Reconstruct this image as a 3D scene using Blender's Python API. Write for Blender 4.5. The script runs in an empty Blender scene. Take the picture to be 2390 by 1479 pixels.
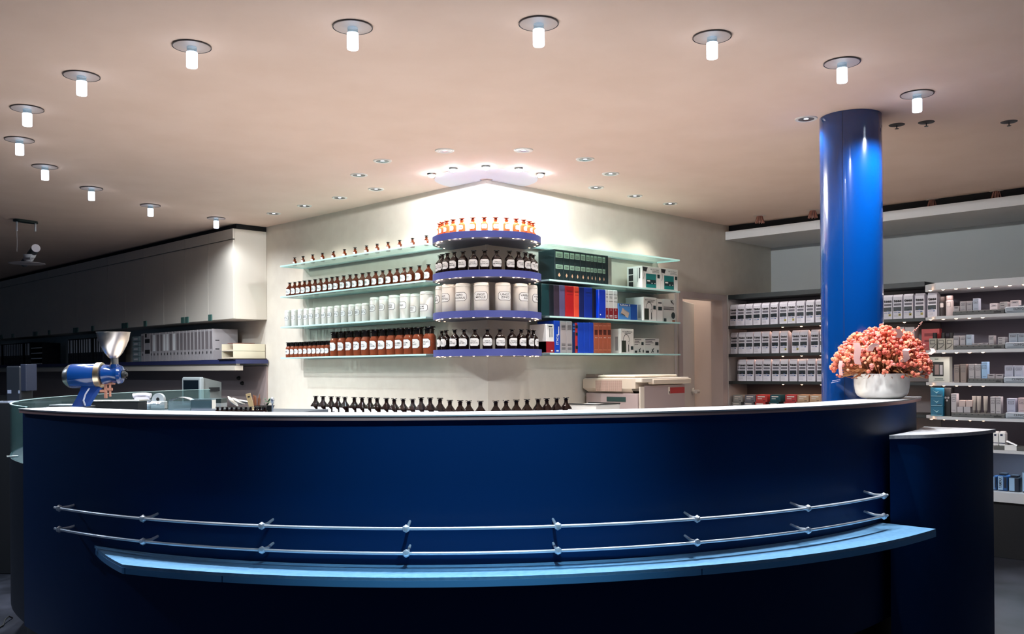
import bpy, math, random
from mathutils import Vector, Matrix
random.seed(7)
PI = math.pi
SC = bpy.context.scene
COL = SC.collection

# ------------------------------------------------------------------ camera (level camera with a shifted lens)
W_PX, H_PX = 2390.0, 1479.0
FPX, PXC, PYC = 2130.0, 1195.0, 856.5
ROLL, YAW = math.radians(.465), math.radians(.183)
TH = math.radians(45) + YAW
RT = Vector((math.cos(TH), -math.sin(TH), 0))
FW = Vector((math.sin(TH), math.cos(TH), 0))
UP = Vector((0, 0, 1))
CAM = Vector((-4.887, -5.121, 1.30))
CEIL = 2.76
cr, sr = math.cos(ROLL), math.sin(ROLL)

def ray(px, py):
    x = (px - PXC) / FPX; y = -(py - PYC) / FPX
    return RT * (cr * x + sr * y) + UP * (-sr * x + cr * y) + FW
def at(px, py, d): return CAM + ray(px, py) * d
def onx(px, py, x):
    r = ray(px, py); return CAM + r * ((x - CAM.x) / r.x)
def ony(px, py, y):
    r = ray(px, py); return CAM + r * ((y - CAM.y) / r.y)
def onz(px, py, z):
    r = ray(px, py); return CAM + r * ((z - CAM.z) / r.z)

cd = bpy.data.cameras.new('camera')
cam = bpy.data.objects.new('camera', cd); COL.objects.link(cam)
cd.sensor_width = 36; cd.lens = FPX / W_PX * 36
cd.shift_y = (PYC - H_PX / 2) / W_PX
cd.clip_start = .05; cd.clip_end = 100
xa = RT * cr - UP * sr; ya = RT * sr + UP * cr; za = -FW
m = Matrix((xa, ya, za)).transposed().to_4x4(); m.translation = CAM
cam.matrix_world = m
SC.camera = cam

# ------------------------------------------------------------------ materials
def lin(c):
    f = lambda v: v / 12.92 if v <= .04045 else ((v + .055) / 1.055) ** 2.4
    return (f(c[0] / 255), f(c[1] / 255), f(c[2] / 255), 1)
MATS = {}
def mat(name, rgb, rough=.5, metal=0, spec=.5, coat=0, emit=None, es=0, noise=None, alpha=None):
    if name in MATS: return MATS[name]
    m = bpy.data.materials.new(name); m.use_nodes = True
    nt = m.node_tree; b = nt.nodes['Principled BSDF']
    b.inputs['Base Color'].default_value = lin(rgb)
    b.inputs['Roughness'].default_value = rough
    b.inputs['Metallic'].default_value = metal
    b.inputs['Specular IOR Level'].default_value = spec
    b.inputs['Coat Weight'].default_value = coat
    if emit:
        b.inputs['Emission Color'].default_value = lin(emit); b.inputs['Emission Strength'].default_value = es
    if noise:                                    # fine mottling of the paint / stone: (scale, second colour, low, high)
        sc_, rgb2, lo, hi = noise
        tc = nt.nodes.new('ShaderNodeTexCoord'); n = nt.nodes.new('ShaderNodeTexNoise')
        n.inputs['Scale'].default_value = sc_; n.inputs['Detail'].default_value = 6
        r = nt.nodes.new('ShaderNodeValToRGB')
        r.color_ramp.elements[0].position = lo; r.color_ramp.elements[1].position = hi
        r.color_ramp.elements[0].color = lin(rgb); r.color_ramp.elements[1].color = lin(rgb2)
        nt.links.new(tc.outputs['Object'], n.inputs['Vector']); nt.links.new(n.outputs['Fac'], r.inputs['Fac'])
        nt.links.new(r.outputs['Color'], b.inputs['Base Color'])
    MATS[name] = m
    return m

def seethrough(name, tint, body, fac, rough=.05, gloss=True):
    """tinted glass: light passes through it tinted, the rest is scattered by the body colour under a glossy surface"""
    if name in MATS: return MATS[name]
    m = bpy.data.materials.new(name); m.use_nodes = True
    nt = m.node_tree; b = nt.nodes['Principled BSDF']; out = nt.nodes['Material Output']
    b.inputs['Base Color'].default_value = lin(body); b.inputs['Roughness'].default_value = rough
    t = nt.nodes.new('ShaderNodeBsdfTransparent'); t.inputs['Color'].default_value = lin(tint)
    mx = nt.nodes.new('ShaderNodeMixShader'); mx.inputs['Fac'].default_value = fac
    nt.links.new(t.outputs[0], mx.inputs[1]); nt.links.new(b.outputs[0], mx.inputs[2])
    nt.links.new(mx.outputs[0], out.inputs['Surface'])
    MATS[name] = m
    return m

WALL = mat('wall_paint', (222, 214, 200), .75, noise=(9, (216, 207, 193), .35, .7))
CEILM = mat('ceiling_paint', (230, 203, 188), .85, noise=(3, (225, 197, 181), .35, .7))
FLOOR = mat('floor_stone', (20, 23, 30), .35, noise=(2.2, (66, 68, 80), .42, .75))
NAVY = mat('counter_lacquer', (0, 44, 92), .42, spec=.2)
NAVYD = mat('plinth_dark', (6, 9, 16), .6)
STONE = mat('counter_stone', (214, 214, 216), .3, noise=(60, (196, 196, 200), .4, .65))
EDGE = mat('counter_edge_wood', (196, 150, 140), .45)
CHROME = mat('chrome', (236, 240, 246), .28, 1)
RAILM = mat('polished_rail', (232, 240, 250), .25, .4, spec=.8)
STEEL = mat('brushed_steel', (190, 186, 178), .3, 1)
WHITE = mat('white_lacquer', (232, 230, 226), .4)
CREAM = mat('cabinet_lacquer', (214, 206, 194), .55)
BLACK = mat('black_matt', (12, 13, 15), .6)
DARK = mat('dark_gap', (14, 16, 20), .8)
INK = mat('black_ink', (22, 22, 26), .7)
PAPER = mat('label_paper', (236, 236, 236), .6)
BLUE = mat('column_lacquer', (0, 54, 120), .16, spec=.6, coat=.6)
SHELFB = mat('round_shelf_lacquer', (72, 80, 150), .45)
SHELFU = mat('round_shelf_underside', (96, 98, 116), .5)
GLASS = seethrough('shelf_glass', (232, 246, 244), (206, 230, 232), .36, .06)
GEDGE = mat('glass_edge', (196, 240, 236), .2, spec=.6)
CLEAR = seethrough('clear_glass', (220, 236, 236), (150, 180, 182), .11, .04)
ACRYL = seethrough('acrylic', (220, 232, 236), (170, 190, 196), .25, .05)
LEDGE = mat('ledge_glass', (120, 172, 212), .4, spec=.5, noise=(40, (104, 158, 202), .4, .65))
LEDGEL = mat('ledge_lip', (90, 160, 214), .3, spec=.6)
AMBER = seethrough('amber_glass', (190, 120, 70), (96, 42, 20), .5, .05)
AMBERL = seethrough('light_amber_glass', (240, 160, 100), (186, 88, 50), .58, .05)
BROWN = seethrough('brown_glass', (62, 28, 18), (24, 11, 9), .84, .05)
REDBR = seethrough('red_brown_glass', (176, 92, 58), (150, 76, 50), .74, .06)
STOPD = mat('dark_stopper', (22, 16, 13), .15, spec=.6)
STOPA = mat('amber_stopper', (150, 58, 34), .15, spec=.6)
PORC = mat('porcelain', (222, 218, 212), .3, spec=.5)
PORCL = mat('porcelain_rim', (240, 238, 230), .3)
LAMPM = mat('lamp_glow', (255, 255, 255), .5, emit=(226, 238, 255), es=14)
RODM = mat('crystal_rod_glow', (240, 246, 255), .3, emit=(222, 236, 255), es=3.2)
WARMDOT = mat('warm_lamp_glow', (255, 220, 190), .5, emit=(255, 196, 150), es=9)

# ------------------------------------------------------------------ mesh builder
_TXT = {}
def text_geo(s, bold=0):
    key = (s, bold)
    if key not in _TXT:
        cu = bpy.data.curves.new('t', 'FONT'); cu.body = s; cu.align_x = 'CENTER'; cu.align_y = 'CENTER'
        cu.resolution_u = 2; cu.size = 1; cu.offset = bold; cu.space_line = .95
        ob = bpy.data.objects.new('t', cu); COL.objects.link(ob)
        bpy.context.view_layer.update()
        me = ob.evaluated_get(bpy.context.evaluated_depsgraph_get()).to_mesh()
        g = ([v.co.copy() for v in me.vertices], [tuple(p.vertices) for p in me.polygons])
        bpy.data.objects.remove(ob); bpy.data.curves.remove(cu)
        _TXT[key] = g
    return _TXT[key]

class MB:
    def __init__(s): s.v = []; s.f = []; s.mi = []; s.sm = []
    def add(s, vs, fs, mi=0, M=None, smooth=False):
        o = len(s.v)
        s.v += [tuple(M @ Vector(v)) if M else tuple(v) for v in vs]
        s.f += [tuple(i + o for i in f) for f in fs]
        s.mi += [mi] * len(fs); s.sm += [smooth] * len(fs)
        return s
    def box(s, x0, x1, y0, y1, z0, z1, mi=0, M=None):
        vs = [(x, y, z) for z in (z0, z1) for y in (y0, y1) for x in (x0, x1)]
        return s.add(vs, [(0, 2, 3, 1), (4, 5, 7, 6), (0, 1, 5, 4), (2, 6, 7, 3), (0, 4, 6, 2), (1, 3, 7, 5)], mi, M)
    def bevbox(s, x0, x1, y0, y1, z0, z1, b=.004, mi=0, M=None):
        """box with chamfered edges"""
        vs = []; X = (x0, x1); Y = (y0, y1); Z = (z0, z1); idx = {}
        for i in (0, 1):
            for j in (0, 1):
                for k in (0, 1):
                    sx, sy, sz = (1, -1)[i], (1, -1)[j], (1, -1)[k]
                    for a, d in (('x', (0, b, b)), ('y', (b, 0, b)), ('z', (b, b, 0))):
                        idx[(i, j, k, a)] = len(vs)
                        vs.append((X[i] + sx * d[0], Y[j] + sy * d[1], Z[k] + sz * d[2]))
        g = lambda i, j, k, a: idx[(i, j, k, a)]
        fs = []
        for i in (0, 1): fs.append([g(i, 0, 0, 'x'), g(i, 1, 0, 'x'), g(i, 1, 1, 'x'), g(i, 0, 1, 'x')])
        for j in (0, 1): fs.append([g(0, j, 0, 'y'), g(1, j, 0, 'y'), g(1, j, 1, 'y'), g(0, j, 1, 'y')])
        for k in (0, 1): fs.append([g(0, 0, k, 'z'), g(1, 0, k, 'z'), g(1, 1, k, 'z'), g(0, 1, k, 'z')])
        for i in (0, 1):
            for j in (0, 1): fs.append([g(i, j, 0, 'x'), g(i, j, 1, 'x'), g(i, j, 1, 'y'), g(i, j, 0, 'y')])
        for i in (0, 1):
            for k in (0, 1): fs.append([g(i, 0, k, 'x'), g(i, 1, k, 'x'), g(i, 1, k, 'z'), g(i, 0, k, 'z')])
        for j in (0, 1):
            for k in (0, 1): fs.append([g(0, j, k, 'y'), g(1, j, k, 'y'), g(1, j, k, 'z'), g(0, j, k, 'z')])
        for i in (0, 1):
            for j in (0, 1):
                for k in (0, 1): fs.append([g(i, j, k, 'x'), g(i, j, k, 'y'), g(i, j, k, 'z')])
        c = Vector(((x0 + x1) / 2, (y0 + y1) / 2, (z0 + z1) / 2)); out = []
        for f in fs:
            p = [Vector(vs[q]) for q in f]; n = (p[1] - p[0]).cross(p[2] - p[0])
            out.append(tuple(f) if n.dot(p[0] - c) > 0 else tuple(reversed(f)))
        return s.add(vs, out, mi, M)
    def lathe(s, prof, seg=20, mi=0, M=None, caps=True, a0=0, a1=2 * PI):
        """prof = [(r, z)...] from bottom to top, turned about z"""
        full = abs(a1 - a0 - 2 * PI) < 1e-6; n = seg if full else seg + 1
        vs = [(r * math.cos(a0 + (a1 - a0) * k / seg), r * math.sin(a0 + (a1 - a0) * k / seg), z) for r, z in prof for k in range(n)]
        fs = []
        for i in range(len(prof) - 1):
            for k in range(seg):
                k2 = (k + 1) % n
                fs.append((i * n + k, i * n + k2, (i + 1) * n + k2, (i + 1) * n + k))
        s.add(vs, fs, mi, M, True)
        if caps and full:
            if prof[0][0] > 1e-5: s.add(vs[:n], [tuple(reversed(range(n)))], mi, M)
            if prof[-1][0] > 1e-5: s.add(vs[-n:], [tuple(range(n))], mi, M)
        return s
    def tube(s, pts, r, seg=8, mi=0, M=None, caps=True):
        pts = [Vector(p) for p in pts]; n = len(pts); vs = []
        rr = r if isinstance(r, (list, tuple)) else [r] * n
        ref = None
        for i, p in enumerate(pts):
            t = (pts[min(i + 1, n - 1)] - pts[max(i - 1, 0)]).normalized()
            if ref is None: ref = Vector((0, 0, 1)) if abs(t.z) < .9 else Vector((1, 0, 0))
            u = (ref - t * ref.dot(t)).normalized(); w = t.cross(u); ref = u
            for k in range(seg):
                a = 2 * PI * k / seg
                vs.append(tuple(p + (u * math.cos(a) + w * math.sin(a)) * rr[i]))
        fs = [(i * seg + k, i * seg + (k + 1) % seg, (i + 1) * seg + (k + 1) % seg, (i + 1) * seg + k) for i in range(n - 1) for k in range(seg)]
        s.add(vs, fs, mi, M, True)
        if caps: s.add(vs[:seg], [tuple(reversed(range(seg)))], mi, M); s.add(vs[-seg:], [tuple(range(seg))], mi, M)
        return s
    def prism(s, poly, z0, z1, mi=0, M=None, mside=None, mtop=None, smooth=False):
        n = len(poly)
        a = sum(poly[i][0] * poly[(i + 1) % n][1] - poly[(i + 1) % n][0] * poly[i][1] for i in range(n))
        if a < 0: poly = poly[::-1]
        vs = [(x, y, z0) for x, y in poly] + [(x, y, z1) for x, y in poly]
        s.add(vs, [(i, (i + 1) % n, n + (i + 1) % n, n + i) for i in range(n)], mi if mside is None else mside, M, smooth)
        s.add(vs, [tuple(reversed(range(n)))], mi, M)
        s.add(vs, [tuple(range(n, 2 * n))], mi if mtop is None else mtop, M)
        return s
    def ring(s, c, r0, r1, a0, a1, z0, z1, seg=64, mi=0, mfront=None, mtop=None):
        """annular sector, angles in degrees; r0/r1 may be functions of the angle"""
        R0 = r0 if callable(r0) else (lambda a: r0); R1 = r1 if callable(r1) else (lambda a: r1)
        vs = []
        for k in range(seg + 1):
            d = a0 + (a1 - a0) * k / seg; a = math.radians(d); ca, sa = math.cos(a), math.sin(a)
            for r, z in ((R0(d), z0), (R1(d), z0), (R1(d), z1), (R0(d), z1)): vs.append((c[0] + r * ca, c[1] + r * sa, z))
        for q, mm in ((0, mi), (1, mi if mfront is None else mfront), (2, mi if mtop is None else mtop), (3, mi)):
            s.add(vs, [(4 * k + q, 4 * k + (q + 1) % 4 + 0, 4 * k + 4 + (q + 1) % 4, 4 * k + 4 + q)[::-1] for k in range(seg)], mm, None, q in (1, 3))
        e = 4 * seg
        s.add(vs, [(0, 1, 2, 3), (e + 3, e + 2, e + 1, e)], mi)
        return s
    def text(s, st, size, mi=0, M=None, bold=0, width=None, bend=None):
        """text in the local XZ plane facing -Y, centred at the origin; bend = radius of the cylinder it lies on"""
        v, f = text_geo(st, bold)
        sx = size
        if width:
            w = max(p.x for p in v) - min(p.x for p in v); sx = width / w
        out = []
        for p in v:
            x, z = p.x * sx, p.y * size
            out.append((bend * math.sin(x / bend), -bend * math.cos(x / bend), z) if bend else (x, 0, z))
        return s.add(out, f, mi, M)
    def quad(s, x0, x1, z0, z1, y, mi=0, M=None):
        return s.add([(x0, y, z0), (x1, y, z0), (x1, y, z1), (x0, y, z1)], [(0, 1, 2, 3)], mi, M)
    def octlabel(s, r, w, z0, z1, mi=0, ch=.22, n=16):
        """label with cut corners bent round a cylinder, facing -Y"""
        vs = []; h = z1 - z0; c = ch * h
        for k in range(n + 1):
            x = -w / 2 + w * k / n
            e = min(x + w / 2, w / 2 - x); cut = max(0, c - e)
            a = x / r
            for z in (z0 + cut, z1 - cut): vs.append((r * math.sin(a), -r * math.cos(a), z))
        return s.add(vs, [(2 * k, 2 * k + 2, 2 * k + 3, 2 * k + 1) for k in range(n)], mi)
    def mesh(s, name, mats):
        me = bpy.data.meshes.new(name); me.from_pydata(s.v, [], s.f)
        for m_ in (mats if isinstance(mats, (list, tuple)) else [mats]): me.materials.append(m_)
        me.polygons.foreach_set('material_index', s.mi)
        me.polygons.foreach_set('use_smooth', s.sm)
        me.update()
        if any(s.sm): me.set_sharp_from_angle(angle=math.radians(38))
        return me

def link(name, data, parent=None, loc=None, rz=None):
    o = bpy.data.objects.new(name, data); COL.objects.link(o)
    if parent is not None: o.parent = parent
    if loc is not None: o.location = loc
    if rz is not None: o.rotation_euler = (0, 0, rz)
    return o
def part(name, mb, mats, parent, label=None):
    o = link(name, mb if isinstance(mb, bpy.types.Mesh) else mb.mesh(name, mats), parent)
    if label: o['label'] = label
    return o
def tag(o, label, cat, group=None, kind=None):
    o['label'] = label; o['category'] = cat
    if group: o['group'] = group
    if kind: o['kind'] = kind
    return o
def thing(name, label, cat, loc=(0, 0, 0), rz=0, group=None):
    return tag(link(name, None, None, loc, rz), label, cat, group)
def single(name, mb, mats, label, cat, loc=(0, 0, 0), rz=0, group=None, kind=None):
    return tag(link(name, mb if isinstance(mb, bpy.types.Mesh) else mb.mesh(name, mats), None, loc, rz), label, cat, group, kind)
def struct(name, mb, mats, label=None):
    o = link(name, mb.mesh(name, mats)); o['kind'] = 'structure'
    if label: o['label'] = label
    return o
ORD = ['', 'first', 'second', 'third', 'fourth', 'fifth', 'sixth', 'seventh', 'eighth', 'ninth', 'tenth', 'eleventh', 'twelfth', 'thirteenth',
       'fourteenth', 'fifteenth', 'sixteenth', 'seventeenth', 'eighteenth', 'nineteenth', 'twentieth', 'twenty-first', 'twenty-second',
       'twenty-third', 'twenty-fourth', 'twenty-fifth', 'twenty-sixth', 'twenty-seventh', 'twenty-eighth', 'twenty-ninth', 'thirtieth']
def copy_tree(src, loc, rz, label, group=None):
    r = src.copy(); COL.objects.link(r); r.location = loc; r.rotation_euler = (0, 0, rz); r['label'] = label
    if group: r['group'] = group
    for ch in src.children:
        c = ch.copy(); COL.objects.link(c); c.parent = r
        for g in ch.children:
            d = g.copy(); COL.objects.link(d); d.parent = c
    return r
def lamp(name, kind, loc, energy, color, **kw):
    d = bpy.data.lights.new(name, kind); d.energy = energy; d.color = color
    for k, v in kw.items(): setattr(d, k, v)
    return link(name, d, None, loc)

# ------------------------------------------------------------------ the room (the staff side stands on a raised floor)
FZ = -.30
mb = MB(); mb.box(-9, 7, -9.5, 13, FZ - .12, FZ); struct('floor', mb, FLOOR)
mb = MB(); mb.lathe([(2.75, FZ), (2.75, 0), (.001, 0)], 72, 0, Matrix.Translation((-.34, -.18, 0)), False); mb.box(-1.25, 0, 1.5, 12.5, FZ, -.001); mb.box(.12, 3.4, .12, 2.5, FZ, -.001); struct('floor_inner', mb, mat('staff_floor', (232, 222, 208), .6))
mb = MB(); mb.box(-9, 7, -9.5, 13, CEIL, CEIL + .12); struct('ceiling', mb, CEILM)
mb = MB(); mb.box(0, .12, 0, 12.6, FZ, CEIL); struct('wall_left', mb, WALL)
mb = MB()
mb.box(.12, 2.6, 0, .12, FZ, CEIL); mb.box(2.6, 3.36, 0, .12, 1.975, CEIL); mb.box(2.6, 3.36, 0, .12, FZ, -.001); mb.box(3.36, 4.5, 0, .12, FZ, CEIL)
struct('wall_right', mb, WALL)
mb = MB(); mb.box(4.38, 4.5, -8, 0, FZ, CEIL); struct('wall_far_right', mb, mat('wall_grey', (196, 200, 200), .8))
mb = MB(); mb.box(-9, 0, 12.5, 12.62, FZ, CEIL); struct('wall_far_left', mb, mat('wall_grey2', (120, 126, 140), .8))
mb = MB(); mb.box(3.4, 3.5, .12, 2.6, 0, CEIL); mb.box(2.3, 3.4, 2.5, 2.6, 0, CEIL); struct('wall_back_room', mb, mat('wall_pink', (206, 190, 182), .8))
# soffit over the self-service shelves, hung below a dark recess
mb = MB(); mb.box(3.43, 4.38, -8, -.005, 2.605, 2.69); struct('trim_1', mb, mat('soffit_paint', (208, 206, 206), .7))
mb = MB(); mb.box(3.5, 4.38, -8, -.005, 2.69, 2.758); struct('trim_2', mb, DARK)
# door frame and the door standing ajar
mb = MB()
mb.box(2.56, 2.62, -.02, .12, 0, 2.03); mb.box(3.34, 3.425, -.02, .12, 0, 2.03); mb.box(2.62, 3.34, -.02, .12, 1.97, 2.03)
struct('trim_3', mb, mat('door_casing', (186, 172, 168), .55))
dr = MB(); dr.bevbox(0, .70, -.02, .02, .01, 1.95, .003)
door = struct('door_1', dr, mat('door_leaf', (236, 232, 224), .5), 'white door standing ajar right of the copier')
door.location = (2.632, .062, 0); door.rotation_euler = (0, 0, math.radians(21))
hb = MB(); hb.tube([(.62, -.02, 1.03), (.62, -.07, 1.03)], .018); hb.tube([(.645, -.07, 1.03), (.50, -.075, 1.03)], .019, 12); hb.lathe([(.036, 0), (.036, .012)], 16, 0, Matrix.Translation((.62, -.02, 1.03)) @ Matrix.Rotation(PI / 2, 4, 'X'))
part('door_handle', hb, mat('handle_white', (222, 216, 208), .35), door)
# thin panel whose colour carries the wall's shade under the wall cupboards
mb = MB(); mb.box(-.015, 0, 3.275, 12.4, .9, 1.33); struct('shaded_wall_panel', mb, mat('wall_shade_tone', (168, 150, 146), .6))

# ------------------------------------------------------------------ the curved service counter
CC = (-.34, -.18); RC = (-.36, -.25)
def pol(c, r, deg, z): return Vector((c[0] + r * math.cos(math.radians(deg)), c[1] + r * math.sin(math.radians(deg)), z))
counter = thing('service_counter', 'long curved dark blue service counter with pale stone top', 'counter')
mb = MB(); mb.ring(CC, 2.78, 3.0, 177.3, 286.3, -.004, 1.088, 110); part('body', mb, NAVY, counter)
mb = MB(); mb.ring(CC, 2.82, 2.925, 177.3, 286.3, FZ + .001, -.004, 90); part('plinth', mb, NAVYD, counter)
rin = lambda d: 2.765 if d < 277 else (2.765 + .075 * min(1, (d - 277) / 2))
mb = MB(); mb.ring(CC, rin, 3.022, 177.7, 287.2, 1.088, 1.11, 110, 0, 1); part('counter_top', mb, [STONE, EDGE], counter)
mb = MB()
mb.ring(CC, 3.021, 3.027, 177.7, 287.2, 1.104, 1.11, 110); part('edge_trim', mb, mat('edge_metal', (240, 236, 232), .25, .5), counter, 'bright metal edging')
for z in (.665, .567):
    mb = MB(); mb.tube([pol(RC, 3.04, 186.9 + (268 - 186.9) * k / 70, z) for k in range(71)], .0065, 10)
    rail = part('rail', mb, RAILM, counter)
    for k in range(8):
        a = 187.7 + 11.37 * k
        p = pol(RC, 3.04, a, z); d = (Vector((CC[0], CC[1], z)) - p).normalized(); q = p + d * .1
        mb = MB(); mb.tube([p - d * .012, p + d * .045, q + Vector((0, 0, .012))], [.0095, .007, .0055], 8)
        mb.lathe([(.002, -.016), (.013, -.009), (.016, 0), (.013, .009), (.002, .016)], 12, 0, Matrix.Translation(p))
        part('bracket', mb, RAILM, rail)
led = MB()
r_out = lambda d: 3.0 + .225 * min(1, max(0, (d - 192.2) / 8.6)) if d < 201 else 3.225 + .05 * max(0, (d - 240) / 30)
led.ring(CC, 3.003, r_out, 192.2, 270.6, .487, .5, 110)
ledge = part('ledge', led, LEDGE, counter, 'pale blue frosted glass bag ledge')
mb = MB()
for a, b in ((192.6, 201.0), (201.1, 209.5), (209.6, 243.8), (243.9, 270.6)):
    mb.ring(CC, lambda d: r_out(d) - .012, lambda d: r_out(d) + .001, a, b, .462, .487, 40)
part('lip', mb, LEDGEL, ledge)
# low counter carrying the curved glass screen on the left
low = thing('glass_screen_counter', 'low dark curved cabinet with a clear glass screen, left end of the counter', 'counter')
scr = [(177.2, 2.985), (170, 2.985), (155, 2.96), (140, 2.955), (127, 2.985), (115, 3.06), (106, 3.14), (98, 3.2)]
def rscr(d):
    for (a1, r1), (a0, r0) in zip(scr, scr[1:]):
        if a0 <= d <= a1: return r0 + (r1 - r0) * (d - a0) / (a1 - a0)
    return scr[0][1] if d > 170 else scr[-1][1]
mb = MB(); mb.ring(CC, lambda d: rscr(d) - .25, rscr, 98, 176.9, -.004, .82, 70); part('cabinet', mb, mat('screen_cabinet', (8, 16, 34), .5), low)
mb = MB(); mb.ring(CC, lambda d: rscr(d) - .2, lambda d: rscr(d) - .08, 98, 176.9, FZ + .001, -.004, 60); part('plinth', mb, NAVYD, low)
mb = MB(); mb.ring(CC, lambda d: rscr(d) - .012, lambda d: rscr(d) - .003, 98, 176.9, .822, 1.113, 90)
scrn = part('glass_screen', mb, CLEAR, low)
mb = MB(); mb.ring(CC, lambda d: rscr(d) - .013, lambda d: rscr(d) - .002, 98, 176.9, 1.113, 1.117, 90); part('edge', mb, mat('screen_edge', (170, 200, 200), .3), scrn)
mb = MB()
p = pol(CC, 2.985, 171.5, .84); mb.tube([p + Vector((-.03, .01, 0)), p + Vector((.02, -.01, 0))], .005)
part('clip', mb, CHROME, low)
# lower curved counter at the right end
poly = [(-.285, -3.225), (-.22, -3.27), (-.12, -3.335), (0, -3.388), (.12, -3.43), (.26, -3.462), (.40, -3.478), (.515, -3.478), (.508, -3.12)] + [tuple(pol(CC, 3.04, 286 - k * 2.1, 0)[:2]) for k in range(8)]
def smooth_line(pts, m=6):
    out = []
    for i in range(len(pts) - 1):
        p = [Vector(pts[max(0, min(len(pts) - 1, i + j))]) for j in (-1, 0, 1, 2)]
        for k in range(m):
            t = k / m
            out.append(tuple(.5 * ((2 * p[1]) + (p[2] - p[0]) * t + (2 * p[0] - 5 * p[1] + 4 * p[2] - p[3]) * t * t + (3 * p[1] - p[0] - 3 * p[2] + p[3]) * t ** 3)))
    return out + [tuple(pts[-1])]
poly = smooth_line(poly[:8]) + poly[8:]
wing = thing('low_counter', 'lower curved dark blue counter wing at the right end of the service counter', 'counter')
mb = MB(); mb.prism([(x + (.1 - x) * .02, y + (-3.2 - y) * .04) for x, y in poly], FZ + .002, .922, smooth=True); part('body', mb, NAVY, wing)
mb = MB(); mb.prism(poly, .922, .94); part('counter_top', mb, STONE, wing)

# ------------------------------------------------------------------ the blue column
D_COL = 5.39
pc = at(1988, 700, D_COL)
column = thing('round_column', 'glossy blue round column rising from the counter to the ceiling', 'column', (pc.x, pc.y, 0))
mb = MB(); mb.lathe([(.174, FZ), (.174, CEIL - .001)], 72, 0, None, False); part('shaft', mb, BLUE, column)
a = math.atan2(CAM.y - pc.y, CAM.x - pc.x) - .13
mb = MB(); mb.box(.1735, .1746, -.0012, .0012, 0, CEIL - .002, 0, Matrix.Rotation(a - .12, 4, 'Z')); part('seam', mb, mat('seam_dark', (3, 20, 60), .5), column)

# ------------------------------------------------------------------ ceiling lamps: the ring of crystal rods
def rod_lamp():
    t = thing('crystal_rod_lamp', '', 'ceiling lamp', (0, 0, 0), 0, 'ring of crystal rod ceiling lamps')
    mb = MB(); mb.lathe([(.081, -.006), (.083, 0)], 36); part('ceiling_plate', mb, mat('lamp_plate', (176, 158, 150), .5), t)
    mb = MB(); mb.lathe([(.0835, -.0065), (.0855, -.0065), (.0855, 0), (.0835, 0)], 36, 0, None, False); part('rim', mb, mat('lamp_rim', (70, 66, 68), .4), t)
    mb = MB(); mb.lathe([(.022, -.03), (.022, -.006)], 20); part('socket', mb, ACRYL, t)
    mb = MB(); mb.lathe([(.023, -.098), (.0245, -.094), (.0245, -.03), (.023, -.03)], 24); part('crystal_rod', mb, RODM, t)
    return t
src = rod_lamp()
for k in range(13):
    a = math.radians(101.4 + 14.33 * k)
    x, y = -.02 + 3.183 * math.cos(a), -.027 + 3.183 * math.sin(a)
    if k == 0: lab = 'glowing crystal rod ceiling lamp nearest the wall cupboards'
    elif k == 12: lab = 'glowing crystal rod ceiling lamp right of the blue column'
    else: lab = 'glowing crystal rod ceiling lamp, %s of the ring counted from the wall cupboards' % ORD[k + 1]
    if k == 0: src.location = (x, y, CEIL); src['label'] = lab
    else: copy_tree(src, (x, y, CEIL), 0, lab)
    lamp('ring_spot', 'SPOT', (x, y, CEIL - .104), (20, 75, 110, 115, 85, 90, 95, 100, 100, 95, 90, 90, 90)[k], (.88, .94, 1), spot_size=math.radians(112 if 5 <= k <= 9 else 162), spot_blend=.5, shadow_soft_size=.02)

# recessed downlights round the shop corner
def downlight():
    t = thing('recessed_downlight', '', 'downlight', (0, 0, 0), 0, 'recessed downlights round the corner')
    mb = MB(); mb.lathe([(.044, -.004), (.062, -.006), (.066, 0)], 32, 0, None, False); part('trim_ring', mb, mat('downlight_ring', (226, 222, 216), .35), t)
    mb = MB(); mb.lathe([(.012, -.0015), (.046, -.0045)], 28, 0, None, False); part('reflector', mb, mat('reflector', (120, 122, 130), .2, .9), t)
    mb = MB(); mb.lathe([(.003, -.003), (.014, -.002), (.016, 0)], 16); part('bulb', mb, mat('bulb_glow', (255, 255, 255), .4, emit=(230, 236, 255), es=2.2), t)
    return t
DL = [(-.845, -.483), (-.467, -.855), (-.963, .047), (.041, -.967), (-.806, .546), (.554, -.784), (-.383, .899), (.882, -.37), (-.385, 1.412),
      (1.416, -.36), (-.39, 1.951), (1.95, -.35), (-.38, 2.493), (.194, -2.55)]
dsrc = downlight()
for i, (x, y) in enumerate(DL):
    if i == 13: lab = 'single recessed downlight touching the left side of the blue column'
    else:
        left = x < y; n = (i // 2) + 1
        lab = 'recessed ceiling downlight %s of the corner, %s counted from the middle' % ('left' if left else 'right', ORD[n])
    if i == 0: dsrc.location = (x, y, CEIL); dsrc['label'] = lab
    else: copy_tree(dsrc, (x, y, CEIL), 0, lab)
    e = 15 if i < 4 else (26 if i < 6 else 24)
    if i == 13: e = 20
    if i == 12: e = 16
    lamp('downlight_spot', 'SPOT', (x, y, CEIL - .012), e, (1, .925, .85), spot_size=math.radians(110), spot_blend=.7, shadow_soft_size=.025)
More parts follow.
